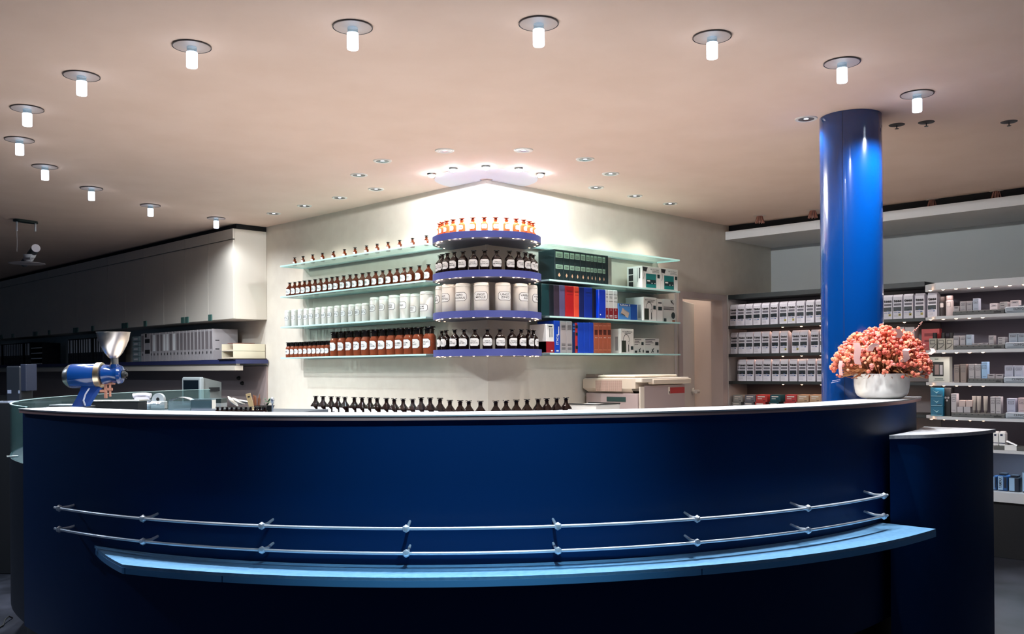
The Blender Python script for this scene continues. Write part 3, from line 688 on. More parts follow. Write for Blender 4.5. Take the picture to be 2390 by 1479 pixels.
def d_std(word):
    def f(mb, w, h):
        Q = lambda a, b, c, d, mi, y=-.0008: mb.quad(-w / 2 + a * w, -w / 2 + b * w, c * h, d * h, y, mi)
        mb.text('RR-Test ' + word, .018, 1, Matrix.Translation((0, -.0014, .88 * h)), .008, w * .76); Q(.3, .76, .8, .82, 1)
        Q(.06, .40, .05, .52, 2)
        arc_tube(mb, -w / 2 + .42 * w, .5 * h, .24 * w, 0, 180, .012 * w, 1, rz=1.35); arc_tube(mb, -w / 2 + .6 * w, .44 * h, .07 * w, 0, 360, .012 * w, 3)
        Q(.57, .63, .08, .36, 1); mb.lathe([(.002, 0), (.035 * w, .0004)], 12, 1, Matrix.Translation((-w / 2 + .6 * w, -.0008, .14 * h)) @ Matrix.Rotation(PI / 2, 4, 'X') @ Matrix.Scale(2.2, 4, (0, 1, 0)))
        Q(.74, .94, .5, .66, 4) if word == 'Standard' else Q(.76, .96, .16, .3, 4)
        mb.add([(-w / 2 - .0008, .03, .12 * h), (-w / 2 - .0008, .06, .12 * h), (-w / 2 - .0008, .06, .68 * h), (-w / 2 - .0008, .03, .68 * h)], [(0, 3, 2, 1)], 3)
        return [PDARK, colmat('cuff_green', (38, 46, 34), .6), GREY, DTEAL]
    return f
carton(bx6(602), bx6(782), by6(553), GZ[2], 'white box picturing a dark cuff and a curved hose, on the third shelf', None, .2, d_std('Standard'), -.235)
def d_side(mb, w, h):
    mb.quad(-w * .45, w * .45, .2 * h, .9 * h, -.0006, 1); mb.quad(-w * .3, w * .35, .5 * h, .66 * h, -.001, 2); mb.quad(-w * .3, w * .3, .8 * h, .86 * h, -.001, 3)
    return [CARD, DTEAL, PDARK]
carton(bx6(787), bx6(868), by6(578), GZ[2], 'white box half hidden between two other white boxes', None, .14, d_side, -.233)
def d_big(mb, w, h):
    Q = lambda a, b, c, d, mi, y=-.0008: mb.quad(-w / 2 + a * w, -w / 2 + b * w, c * h, d * h, y, mi)
    for q in (.64, .59, .54): Q(.05, .86, q, q + .022, 1)
    mb.tube([(w * .1, -.001, .95 * h), (w * .32, -.001, .8 * h)], .004, 6, 1); mb.tube([(w * .22, -.001, .97 * h), (w * .16, -.001, .84 * h)], .003, 6, 1)
    mb.lathe([(.002, 0), (.16 * w, .0004)], 9, 2, Matrix.Translation((w * .3, -.0008, .3 * h)) @ Matrix.Rotation(PI / 2, 4, 'X'))
    Q(.06, .26, .02, .16, 2); Q(.72, .95, .02, .1, 3)
    return [PDARK, DTEAL, colmat('print_rust', (150, 88, 66), .6)]
carton(bx6(870), bx6(1045), by6(582), GZ[2], 'white box with printed lines and a dark bulb, at the shelf end', None, .17, d_big, -.215)
carton(bx6(288), bx6(467), by6(988), GZ[3], 'white box picturing a cuff and hose, on the lowest shelf', None, .2, d_std('Membran'), -.235)
def d_sm(mb, w, h):
    Q = lambda a, b, c, d, mi, y=-.0008: mb.quad(-w / 2 + a * w, -w / 2 + b * w, c * h, d * h, y, mi)
    for i_, q in enumerate((.9, .8, .7, .6)): Q(.06, (.72, .52, .6, .4)[i_], q, q + .035, 1)
    Q(.72, .94, .56, .78, 2)
    Q(.08, .3, .06, .2, 1); mb.tube([(-w * .05, -.001, .08 * h), (w * .12, -.001, .36 * h)], .0035, 6, 1); mb.tube([(w * .1, -.001, .1 * h), (w * .0, -.001, .3 * h)], .0035, 6, 1); Q(.84, .95, .08, .26, 2)
    return [PDARK, DTEAL]
carton(bx6(470), bx6(612), by6(1122), GZ[3], 'small white accessory box right behind the cuff box, lowest shelf', 'small accessory boxes', .13, d_sm, -.205)
carton(bx6(615), bx6(820), by6(1122), GZ[3], 'small white accessory box, last one on the lowest right shelf', 'small accessory boxes', .13, d_sm, -.205)
mb = MB(); mb.box(2.50, 2.53, -.012, -.001, 1.0, 2.0); struct('trim_5', mb, mat('wall_track', (206, 200, 196), .4))

# ------------------------------------------------------------------ photocopier
BEI = mat('copier_beige', (206, 190, 172), .5); BEI2 = mat('copier_pinkish', (168, 150, 148), .5); BEI3 = mat('copier_pale', (222, 210, 196), .45)
cx0, cy0 = 1.112, -.60
cop = thing('photocopier', 'beige desktop photocopier with a red panel on the worktop by the door', 'photocopier', (cx0, cy0, .831))
def zc(px, py): return onx(px, py, cx0).z - .831
mb = MB(); mb.bevbox(0, .67, 0, .55, 0, .245, .006); part('lower_body', mb, BEI2, cop)
mb = MB()
mb.prism([(0, .02), (-.012, .05), (-.012, .57), (.66, .57), (.66, .02)], .285, .362)
mb.add([(-.012, .05, .285), (-.012, .57, .285), (.03, .53, .245), (.03, .06, .245)], [(0, 1, 2, 3)])
part('upper_body', mb, BEI, cop)
mb = MB(); mb.bevbox(.0, .68, -.045, .57, .335, .372, .006); part('platen_frame', mb, BEI3, cop)
mb = MB(); mb.bevbox(.14, .70, -.055, .0, .318, .362, .008); part('control_panel', mb, BEI, cop)
mb = MB(); mb.bevbox(.03, .64, .05, .52, .374, .396, .008); part('lid', mb, mat('copier_lid', (230, 222, 206), .45), cop)
mb = MB(); mb.bevbox(.0, .10, .44, .55, .3725, .405, .004); part('hinge_cover', mb, mat('copier_hinge', (120, 106, 98), .6), cop)
mb = MB()
for k in range(26): mb.box(-.0145, -.012, .155 + k * .0105, .160 + k * .0105, .262, .352)
for k in range(7): mb.box(-.0142, -.012, .15, .43, .268 + k * .013, .270 + k * .013)
mb.box(-.013, -.012, .15, .43, .262, .352, 1)
g = part('vent_grille', mb, [mat('grille_line', (198, 170, 156), .6), mat('grille_gap', (150, 120, 110), .7)], cop)
mb = MB(); mb.bevbox(.02, .08, -.012, .0, .02, .30, .003); part('front_strip', mb, BEI3, cop)
mb = MB(); mb.box(.45, .665, -.006, .0, .235, .286); part('red_panel', mb, mat('copier_red', (170, 52, 52), .45), cop, 'dark red front panel')
mb = MB(); mb.box(.425, .447, -.007, .0, .228, .292); mb.box(.432, .441, -.0085, -.007, .234, .255, 1); part('latch', mb, [BEI3, BLACK], cop)
mb = MB(); mb.text('Canon', .034, 0, Matrix.Translation((.15, -.0008, .272)), .006); part('lettering', mb, mat('logo_dark', (96, 62, 62), .6), cop)
mb = MB(); mb.bevbox(.085, .67, -.004, .0, .06, .308, .002); part('front_door', mb, BEI2, cop)
mb = MB(); mb.box(-.003, .0, .12, .32, .175, .215); part('exit_slot', mb, mat('slot_green', (40, 66, 64), .4), cop)
# flat tray and papers left of the copier
tray = thing('wire_paper_tray', 'flat white paper tray with dark rim left of the copier', 'tray', (.72, -.50, .831), 0)
mb = MB(); mb.bevbox(-.10, .2, -.07, .26, .0, .165, .003); part('tray_body', mb, WHITE, tray)
mb = MB()
for a_, b_ in (((-.10, -.07), (.2, -.07)), ((.2, -.07), (.2, .26)), ((-.10, -.07), (-.10, .26))): mb.tube([(a_[0], a_[1], .171), (b_[0], b_[1], .171)], .005, 6)
part('rim', mb, BLACK, tray)

# ------------------------------------------------------------------ self-service shelves on the right
X1, X2, XB = 3.43, 3.25, 3.80
Z1 = 1.708; Z2 = 1.418; Z3 = 1.137; Z4 = onx(2300, 975, X2).z; Z5 = onx(2335, 1050, X2).z; Z6 = onx(2335, 1147, X2).z
ZL = [Z1, Z2, Z3, .85]
WSH = mat('shelf_white', (206, 208, 212), .45); DSH = mat('shelf_dark', (30, 36, 38), .5)
YA, YB = -.03, -2.02
u1 = thing('tea_shelving', 'dark-edged shelving with the tea cartons left of and behind the blue column', 'shelving')
mb = MB(); mb.box(XB, XB + .03, YB, YA, FZ + .002, 2.03); part('back_panel', mb, mat('shelf_back', (120, 116, 118), .8), u1)
mb = MB(); mb.bevbox(X1, XB + .03, YA, YA + .02, FZ + .002, 2.03, .002); part('side_panel', mb, mat('side_panel_grey', (190, 182, 178), .6), u1)
mb = MB(); mb.bevbox(X1, XB, YB, YA, 1.985, 2.03, .002); part('top_board', mb, DSH, u1)
for i, z in enumerate(ZL):
    mb = MB(); mb.bevbox(X1, XB, YB, YA, z - .03, z, .002); part('shelf_board', mb, DSH, u1)
    for k in range(7):
        mb = MB(); mb.lathe([(.004, -.005), (.013, 0)], 10, 0, Matrix.Translation((X1 + .05, -.62 - k * .2, z - .0302))); part('shelf_light', mb, WARMDOT, u1)
    lamp('tea_glow', 'AREA', (X1 + .1, -1.0, z - .05 if i else z - .05), 1.6, (1, .62, .45), shape='RECTANGLE', size=.1, size_y=1.6)
lamp('tea_glow', 'AREA', (X1 + .06, -1.0, 1.97), .7, (1, .9, .85), shape='RECTANGLE', size=.1, size_y=1.8)
u2 = thing('display_shelving', 'white-fronted cosmetics shelving at the right edge with lit shelf undersides', 'shelving')
mb = MB(); mb.box(XB, XB + .03, -5.2, YB - .005, FZ + .002, 2.0); part('back_panel', mb, mat('shelf_back2', (92, 88, 98), .8), u2)
fr = [(XB, YB - .004), (X1, YB - .004), (X2, YB - .16), (X2, -5.2), (XB, -5.2)]
mb = MB(); mb.prism(fr, 1.935, 1.995); part('top_board', mb, WSH, u2)
for i, z in enumerate([Z1, Z2, Z3, Z4, Z5, Z6]):
    mb = MB(); mb.prism(fr, z - .026, z); part('shelf_board', mb, WSH, u2)
    if i < 5:
        zz = (1.935, Z1 - .026, Z2 - .026, Z3 - .026, Z4 - .026)[i]
        for k in range(9 if i == 0 else 5):
            mb = MB(); mb.lathe([(.004, -.005), (.014, 0)], 10, 0, Matrix.Translation((X2 + .04, -2.12 - k * .105, zz - .0002))); part('shelf_light', mb, WARMDOT, u2)
        lamp('display_glow', 'AREA', (X2 + .07, -2.75, zz - .02), 1.8 if i < 4 else .4, (1, .84, .8), shape='RECTANGLE', size=.08, size_y=1.2)
lamp('low_shelf_glow', 'AREA', (X2 + .2, -2.9, Z5 - .04), 2.2, (.55, .8, 1), shape='RECTANGLE', size=.2, size_y=.8)
mb = MB(); mb.box(X2 + .02, XB, -5.2, YB - .01, FZ + .002, Z6 - .027); part('base', mb, NAVYD, u2)

TWHITE = mat('tea_card', (214, 212, 222), .55); TBAND = mat('tea_dark_band', (16, 28, 36), .5); TGREY = mat('tea_grey_print', (96, 94, 104), .6); TBLU = mat('tea_blue_print', (70, 96, 140), .6); TYEL = mat('tea_yellow_stamp', (170, 160, 90), .6)
def tea_mesh(w, h, stamp):
    mb = MB()
    d = .085; t = .90 * h
    vs = [(-w / 2, 0, .001), (w / 2, 0, .001), (w / 2, d, .001), (-w / 2, d, .001), (-w / 2 * .97, .004, t), (w / 2 * .97, .004, t), (w / 2 * .97, d - .004, t), (-w / 2 * .97, d - .004, t), (-w / 2 * .97, .02, h), (w / 2 * .97, .02, h), (w / 2 * .97, .034, h), (-w / 2 * .97, .034, h)]
    mb.add(vs, [(3, 2, 1, 0), (0, 1, 5, 4), (1, 2, 6, 5), (2, 3, 7, 6), (3, 0, 4, 7), (4, 5, 9, 8), (5, 6, 10, 9), (6, 7, 11, 10), (7, 4, 8, 11), (8, 9, 10, 11)], 0)
    Q = lambda a, b, c, e, mi: mb.quad(-w / 2 + a * w, -w / 2 + b * w, c * h, e * h, -.001, mi)
    mb.text('tees', .036, 2, Matrix.Translation((.02 * w, -.0014, .74 * h)), .035, w * .84)
    Q(.12, .9, .55, .63, 3); Q(.06, .9, .32, .49, 1); Q(.4, .6, .32, .36, 4); Q(.1, .5, .25, .27, 4); Q(.55, .8, .24, .28, 4)
    for q in (.2, .15, .1): Q(.1, .6, q, q + .008, 3)
    if stamp: Q(.6, .86, .12, .22, 5); Q(.68, .78, .14, .19, 2)
    return mb.mesh('tea_carton', [TWHITE, TBAND, INK, TGREY, TBLU, TYEL])
px5 = lambda v: 1640 + v / 2.9
TEA = [tea_mesh(.083, .222, 0), tea_mesh(.083, .222, 1)]
rows = [(Z1, 825, [175, 230, 284, 340, 398, 456, 518, 575, 633, 697, 760], 'upper'), (Z2, 1010, [182, 238, 288, 342, 396, 462, 523, 601, 657, 730, 791], 'middle'), (Z3, 1200, [200, 240, 292, 350, 406, 468, 525, 584, 645, 706, 772], 'lower')]
for z, yy, xs, wname in rows:
    for i, v in enumerate(xs):
        p = onx(px5(v + 26), 450 + yy / 2.9, X1 + .02); p.y = min(p.y, YA - .048); bk = .088 if wname == 'lower' and i == 0 else 0
        o = single('tea_carton', TEA[1 if i in (6, 7, 10) and wname != 'lower' else 0], None, 'white tea carton with dark band, %s from the left on the %s tea shelf' % (ORD[i + 1], wname), 'tea carton', (X1 + .02 + bk + random.uniform(0, .012), p.y, z), -PI / 2 + random.uniform(-.06, .06), 'tea cartons on the %s shelf left of the column' % wname)
xs = [2086, 2110, 2134, 2159, 2184]
for i, px in enumerate([1900 + v / 2.551 for v in (438, 497, 560, 628, 698)]):
    p = onx(px, 720, X1 + .02 if i < 4 else X1)
    single('tea_carton', TEA[1 if i < 4 else 0], None, 'white tea carton with dark band right of the column, %s from the left' % ORD[i + 1], 'tea carton', (X1 + .02, p.y, Z1), -PI / 2 + random.uniform(-.04, .04), 'tea cartons right of the column')
PK = [((205, 270), (150, 150, 148), 'grey'), ((285, 357), (104, 104, 112), 'slate grey'), ((360, 437), (186, 62, 60), 'red'), ((455, 527), (16, 72, 82), 'dark teal'), ((558, 636), (176, 56, 60), 'second red'), ((640, 718), (180, 150, 122), 'tan'), ((724, 800), (190, 158, 128), 'pale tan')]
def pack(px0, px1, pyt, x, z, col, label, group=None, depth=.1, h=None, deco=True, name='small_pack', cat='pack', stripe=(220, 214, 206)):
    p0 = onx(px0, pyt, x); p1 = onx(px1, pyt, x); w = abs(p0.y - p1.y) - .002; h = h or (p0.z + p1.z) / 2 - z
    mb = MB(); mb.bevbox(-w / 2, w / 2, 0, depth, .0008, h, .0015)
    if deco:
        mb.quad(-w * .34, w * .3, .66 * h, .8 * h, -.0009, 1); mb.quad(-w * .34, w * .05, .4 * h, .5 * h, -.0009, 1); mb.quad(w * .12, w * .36, .14 * h, .22 * h, -.0009, 2)
    return single(name, mb, [colmat('pk_%d_%d_%d' % col, col, .45), colmat('pr_%d_%d_%d' % stripe, stripe, .6), PDARK], label, cat, (x, (p0.y + p1.y) / 2, z), -PI / 2, group)
zb = onx(px5(400), 450 + 1432 / 2.9, X1 + .03).z
for i, ((a, b), c, nm) in enumerate(PK):
    zz = onx(px5(a), 450 + 1412 / 2.9, X1 + .03).z
    pack(px5(a - 8), px5(b - 12), 450 + 1414 / 2.9, X1 + .03, ZL[3], tuple(int(v * .9) for v in c), '%s pack under the matching one, lowest tea shelf behind the counter' % nm, 'stacked packs on the lowest tea shelf', .1)
    zt = onx(px5(a), 450 + 1414 / 2.9, X1 + .03).z
    pack(px5(a), px5(b), 450 + 1366 / 2.9, X1 + .035, zt + .001, c, '%s pack lying on top of its stack, lowest tea shelf behind the counter' % nm, 'stacked packs on the lowest tea shelf', .1)
# two pale boxes and a red box on the second shelf by the flowers
q = lambda v: 1900 + v / 2.551
for i, (a, b, l) in enumerate([(500, 537, 'pale box behind the top of the flowers, left of two'), (540, 598, 'pale box behind the top of the flowers, right of two')]):
    pack(q(a), q(b), 600 + 415 / 2.551, X1 + .03, Z2, (176, 168, 168), l, None, .1)
r7x = lambda v: 2160 + v / 7.396
r7y = lambda v: 660 + v / 7.396
r8x = lambda v: 2140 + v / 8.216
r8y = lambda v: 820 + v / 8.216
pack(r7x(-70), r7x(242), r7y(792), X1 + .1, Z2, (178, 60, 60), 'big red carton behind three grey-green boxes', None, .06, None, True, 'red_carton', 'box', (120, 36, 40))
SW2 = (58, 60, 56)
def capbox(px0, px1, pyt, x, z, label):
    p0 = onx(px0, pyt, x); p1 = onx(px1, pyt, x); w = abs(p0.y - p1.y) - .002; h = (p0.z + p1.z) / 2 - z
    mb = MB(); mb.bevbox(-w / 2, w / 2, 0, .06, .0008, h, .0015); mb.quad(-w * .36, w * .3, .52 * h, .88 * h, -.0008, 1); mb.quad(-w * .31, w * .25, .57 * h, .83 * h, -.0011, 0)
    mb.tube([(-w * .4, -.001, .12 * h), (w * .05, -.001, .26 * h), (w * .42, -.001, .52 * h)], .0022, 5, 1)
    mb.lathe([(.018, h + .0005), (.018, h + .05)], 14, 2, Matrix.Translation((w * .1, .035, 0)))
    single('boxed_flacon', mb, [colmat('greengrey_card', (136, 136, 126), .5), PDARK, BLACK], label, 'box', (x, (p0.y + p1.y) / 2, z), -PI / 2, 'grey-green boxes with black caps')
for i, (a, b) in enumerate([(60, 192), (207, 338), (352, 476)]): capbox(r7x(a), r7x(b), r7y(957), X1 + .02, Z2, 'grey-green box with a black cap by the red carton, %s of three' % ORD[i + 1])
# dark and white cosmetics bottles
def shelf_bottle(px, x, z, r, h, body, cap, label):
    p = onx(px, 700, x)
    t = thing('cosmetic_bottle', label, 'bottle', (x, p.y, z + .001), -PI / 2)
    mb = MB(); mb.lathe([(r * .95, 0), (r, .01), (r, .74 * h), (r * .8, .78 * h)], 18); part('body', mb, body, t)
    mb = MB(); mb.lathe([(r * .82, .785 * h), (r * .86, .8 * h), (r * .86, .98 * h), (r * .8, h)], 18); part('cap', mb, cap, t)
    mb = MB(); mb.octlabel(r + .0006, r * 1.1, .45 * h, .68 * h, 0, .1); mb.octlabel(r + .001, r * 1.0, .46 * h, .67 * h, 1, .1); part('label', mb, [PDARK, colmat('bottle_label', (190, 184, 182), .5)], t)
shelf_bottle(r7x(300), X1 - .01, Z1, .03, .175, colmat('bottle_dark', (60, 54, 54), .3), colmat('cap_brown', (96, 84, 82), .4), 'dark brown bottle right of the last tea carton')
shelf_bottle(r7x(420), X1 - .035, Z1, .031, .178, colmat('bottle_pale', (186, 176, 176), .3), colmat('cap_pink', (170, 150, 148), .4), 'pale bottle with framed label beside the dark brown one')
GC = (172, 168, 172)
def cos(pa, pb, pyt, z, label, col=GC, fx=r7x, fy=r7y, x=X2 + .045, depth=.06, plus=.036, deco=1, name='cosmetics_box', group='cosmetics boxes on the display shelves'):
    p0 = onx(fx(pa), fy(pyt), x); p1 = onx(fx(pb), fy(pyt), x); w = abs(p0.y - p1.y) - .002; z = z + plus; h = (p0.z + p1.z) / 2 - z
    mb = MB(); mb.bevbox(-w / 2, w / 2, 0, depth, .0006, h, .001)
    if deco:
        hh = min(.22 * h, .035); zz = h * .80 - hh / 2
        mb.quad(-w * .34, w * .34, zz - hh / 2, zz + hh / 2, -.0008, 1); mb.quad(-w * .29, w * .29, zz - hh / 2 + .003, zz + hh / 2 - .003, -.0011, 0)
        mb.quad(-w * .2, w * .2, zz - .003, zz + .001, -.0014, 1); mb.quad(-w * .3, w * .3, .12 * h, .14 * h, -.0009, 1); mb.quad(-w * .5, w * .5, .9 * h, .915 * h, -.0009, 1)
    single(name, mb, [colmat('cb_%d_%d_%d' % col, col, .5), colmat('cos_print', (86, 84, 90), .6)], label, 'box', (x, (p0.y + p1.y) / 2, z), -PI / 2, group)
TRAYC = mat('tray_grey', (84, 86, 86), .5); SIGNW = mat('sign_pale', (166, 178, 190), .4)
for i, (z, a, b, fx, wd) in enumerate([(Z1, 470, 1370, r7x, 'upper'), (Z2, 478, 1368, r7x, 'second'), (Z3, 962, 1650, r8x, 'third'), (Z4, 645, 1680, r8x, 'fourth')]):
    p0 = onx(fx(a), 800, X2 + .004); p1 = onx(fx(b), 800, X2 + .004); w = p0.y - p1.y - .003
    t = thing('display_tray', 'grey tester tray under the small boxes, %s display shelf from the top' % wd, 'tray', (X2 + .004, (p0.y + p1.y) / 2, z), -PI / 2, 'grey display trays')
    mb = MB(); mb.bevbox(-w / 2, w / 2, 0, .2, .0008, .035, .003)
    for k in range(8): mb.quad(-w * .46 + k * w * .115, -w * .43 + k * w * .115, .022, .028, -.001, 1)
    mb.quad(w * .3, w * .44, .008, .020, -.001, 1); part('tray', mb, [TRAYC, PDARK], t)
    y1 = p1.y - .004; w2 = .42
    t = thing('brand_sign', 'pale rounded sign block, %s display shelf from the top' % wd, 'sign', (X2 - .004, y1 - w2 / 2, z), -PI / 2, 'pale sign blocks')
    mb = MB(); mb.bevbox(-w2 / 2, w2 / 2, 0, .2, .0008, .052, .008); part('block', mb, SIGNW, t)
    mb = MB(); mb.box(-w2 * .46, w2 * .46, -.001, 0, .012, .0145); mb.box(-w2 * .46, w2 * .46, -.001, 0, .042, .0435)
    mb.text('CLINIQUE', .024, 0, Matrix.Translation((-w2 * .22, -.0016, .03)), .012); part('lettering', mb, PDARK, t)
for a, b, y, l in [(482, 580, 402, 'small pale box, first in the tray of the upper display shelf'), (594, 697, 320, 'tall pale box, second in the tray of the upper display shelf'), (705, 808, 314, 'tall pale box, third in the tray of the upper display shelf'), (934, 1066, 472, 'low jar box right of the tallest box on the upper display shelf'),
                   (1135, 1268, 482, 'low pale box beneath the riser box on the upper display shelf'), (1375, 1445, 420, 'pale box left of the crest box on the upper display shelf')][:5]:
    cos(a, b, y, Z1, l)
cos(817, 918, 267, Z1, 'tallest pale blue box on the upper display shelf', (176, 186, 204))
cos(1108, 1245, 352, Z1, 'square pale box standing higher at the back of the upper display shelf', GC, x=X2 + .13, plus=.036)
def stack3(a, b, z, fx, ybase, wd):
    x = X2 + .05
    p0 = onx(fx(a), ybase, x); p1 = onx(fx(b), ybase, x); w = abs(p0.y - p1.y)
    for k in range(3):
        mb = MB(); mb.bevbox(-w / 2, w / 2, 0, .07, .0004, .0195, .001); mb.quad(-w * .4, w * .1, .008, .012, -.0008, 1)
        single('flat_box', mb, [colmat('flat_card', (180, 176, 178), .5), PDARK], 'flat little box, %s of the stack of three, %s display shelf' % (['bottom', 'middle', 'top'][k], wd), 'box', (x, (p0.y + p1.y) / 2, z + .0365 + k * .0202), -PI / 2, 'stacked flat boxes')
stack3(1285, 1415, Z1, r7x, 730, 'upper'); stack3(1250, 1375, Z2, r7x, 800, 'second')
cos(1462, 1618, 300, Z1, 'pale box with a printed crest behind the sign, upper display shelf', (196, 186, 188), x=X2 + .06, plus=.053)
cos(1600, 1720, 385, Z1, 'grey box at the right end of the upper display shelf', (140, 150, 160), x=X2 + .03, plus=.053)
for a, b, y, l in [(480, 578, 912, 'tall pale box, first in the tray of the second display shelf'), (592, 690, 912, 'tall pale box, second in the tray of the second display shelf'), (808, 935, 1042, 'low jar box, first of two on the second display shelf'), (948, 1080, 1036, 'low jar box, second of two on the second display shelf'), (1088, 1182, 908, 'tall pale box right of the low jar boxes, second display shelf')]:
    cos(a, b, y, Z2, l)
cos(700, 800, 893, Z2, 'tall bluish box before the low jar boxes, second display shelf', (170, 186, 204))
cos(1437, 1592, 870, Z2, 'large grey-blue box behind the sign, second display shelf', (150, 160, 172), x=X2 + .05, plus=.053); cos(1596, 1740, 870, Z2, 'large grey-blue box at the right end of the second display shelf', (146, 156, 168), x=X2 + .05, plus=.053)
for a, b, y, l in [(987, 1106, 240, 'tall pale box with a framed label, third display shelf'), (1113, 1226, 242, 'plain tall pale box beside the framed one, third display shelf'), (1352, 1492, 432, 'low box, left of two on the third display shelf'), (1506, 1655, 432, 'low box, right of two on the third display shelf')]:
    cos(a, b, y, Z3, l, fx=r8x, fy=r8y)
for a, b, y, l in [(710, 815, 252, 'brownish box with a curved stripe, left of two on the third shelf'), (830, 942, 242, 'brownish box with a curved stripe, right of two on the third shelf')]:
    cos(a, b, y, Z3, l, (140, 126, 120), fx=r8x, fy=r8y, plus=.001, x=X2 + .02)
cos(1236, 1350, 198, Z3, 'tall box with a bright blue label on the third display shelf', (150, 186, 222), fx=r8x, fy=r8y)
cos(1680, 1850, 270, Z3, 'wide grey box behind the sign, left of two on the third display shelf', (170, 174, 190), fx=r8x, fy=r8y, x=X2 + .05, plus=.053)
cos(1866, 2035, 270, Z3, 'wide grey box behind the sign, right of two on the third display shelf', (170, 174, 190), fx=r8x, fy=r8y, x=X2 + .05, plus=.053)
# gift box with a window
p0 = onx(r8x(230), r8y(105), X1 + .0); p1 = onx(r8x(632), r8y(105), X1); w = p0.y - p1.y; h = p0.z - Z3
t = thing('gift_box', 'pale gift box with a dark window right of the flowers', 'box', (X1 - .01, (p0.y + p1.y) / 2, Z3), -PI / 2)
mb = MB(); mb.bevbox(-w / 2, w / 2, 0, .07, .001, h, .002); mb.quad(-w * .2, w * .2, .12 * h, .15 * h, -.001, 1); mb.quad(-w * .26, w * .26, .07 * h, .09 * h, -.001, 1); mb.quad(-w * .2, w * -.02, .9 * h, .93 * h, -.001, 1); part('carton', mb, [colmat('gift_card', (176, 180, 172), .5), colmat('gift_green', (50, 74, 66), .6)], t)
mb = MB(); mb.quad(-w * .3, w * .22, .24 * h, .8 * h, -.0012, 0); mb.quad(-w * .2, w * .0, .3 * h, .7 * h, -.002, 1); mb.quad(w * .04, w * .18, .3 * h, .68 * h, -.002, 2); part('window', mb, [BLACK, colmat('gift_a', (120, 104, 102), .4), colmat('gift_b', (150, 150, 154), .3)], t)
# fourth display shelf
for k in range(3):
    x = X2 + .05; p0 = onx(r8x(262), r8y(1150), x); p1 = onx(r8x(505), r8y(1150), x); w = p0.y - p1.y; hh = (onx(r8x(390), r8y(690), x).z - Z4) / 3
    mb = MB(); mb.bevbox(-w / 2, w / 2, 0, .1, .001, hh - .0006, .002); mb.add([(-w * .3, -.001, .7 * hh), (-w * .02, -.001, .5 * hh), (w * .2, -.001, .66 * hh), (0, -.001, .38 * hh)], [(0, 3, 2, 1)], 1); mb.quad(-w * .44, w * .42, .08 * hh, .12 * hh, -.001, 1); mb.quad(w * .02, w * .36, .2 * hh, .26 * hh, -.001, 2)
    single('teal_carton', mb, [colmat('teal_card', (12, 98, 130), .4), colmat('teal_light', (150, 196, 206), .5), PDARK], 'teal carton, %s of the stack of three right of the counter' % ['bottom', 'middle', 'top'][k], 'box', (x, (p0.y + p1.y) / 2, Z4 + k * hh), -PI / 2, 'teal carton stack')
p0 = onx(r8x(512), r8y(700), X2 + .08); p1 = onx(r8x(640), r8y(700), X2 + .08); w = p0.y - p1.y; h = p0.z - Z4
mb = MB(); mb.bevbox(-w / 2, w / 2, 0, .1, .001, h, .002)
for a_, b_ in ((-.2, .66), (.2, .66), (0, .56)): mb.lathe([(.002, 0), (.009, .0006)], 12, 1, Matrix.Translation((a_ * w, -.0006, b_ * h)) @ Matrix.Rotation(PI / 2, 4, 'X'))
single('black_carton', mb, [BLACK, GREY], 'black carton with three grey dots beside the teal stack', 'box', (X2 + .08, (p0.y + p1.y) / 2, Z4), -PI / 2)
cos(652, 760, 808, Z4, 'tall pale box, first in the tray of the fourth display shelf', fx=r8x, fy=r8y)
for a, b, y, pl, l in [(768, 886, 1060, .036, 'low box, bottom left of four on the fourth display shelf'), (896, 1026, 1060, .036, 'low box, bottom right of four on the fourth display shelf')]:
    cos(a, b, y, Z4, l, fx=r8x, fy=r8y, deco=0)
zt = onx(r8x(830), r8y(1060), X2 + .045).z - Z4
cos(803, 930, 935, Z4, 'low pinkish box, top left of four on the fourth display shelf', (190, 172, 168), fx=r8x, fy=r8y, deco=0, plus=zt + .001); cos(937, 1058, 935, Z4, 'low pinkish box, top right of four on the fourth display shelf', (190, 172, 168), fx=r8x, fy=r8y, deco=0, plus=zt + .001)
for i, v in enumerate((1100, 1190, 1318)):
    p = onx(r8x(v), r8y(1000), X2 + .07)
    t = thing('cream_tube', 'upright cream tube with a pale crimped end, %s of three on the fourth display shelf' % ORD[i + 1], 'tube', (X2 + .07, p.y, Z4 + .036), -PI / 2, 'cream tubes')
    mb = MB(); mb.lathe([(.011, 0), (.0115, .022)], 14); part('cap', mb, colmat('tube_cap', (120, 112, 108), .4), t)
    mb = MB(); n = 14; vs = []
    for q_, (rx, ry, z_) in enumerate(((.014, .014, .0225), (.0155, .014, .07), (.018, .002, .142))):
        for k in range(n): vs.append((rx * math.cos(2 * PI * k / n), ry * math.sin(2 * PI * k / n), z_))
    mb.add(vs, [(q_ * n + k, q_ * n + (k + 1) % n, (q_ + 1) * n + (k + 1) % n, (q_ + 1) * n + k) for q_ in range(2) for k in range(n)] + [tuple(range(2 * n, 3 * n))], 0, None, True); part('tube', mb, colmat('tube_body', (152, 146, 140), .35), t)
for a, b, l in [(1406, 1502, 'tall pale box right of the cream tubes, left of two'), (1507, 1612, 'tall pale box right of the cream tubes, right of two')]: cos(a, b, 868, Z4, l, fx=r8x, fy=r8y)
cos(1722, 1890, 900, Z4, 'grey box with an oval crest behind the sign, fourth display shelf', (166, 170, 190), fx=r8x, fy=r8y, x=X2 + .05, plus=.053); cos(1940, 2090, 890, Z4, 'pinkish box at the right end of the fourth display shelf', (180, 160, 164), fx=r8x, fy=r8y, x=X2 + .05, plus=.053)
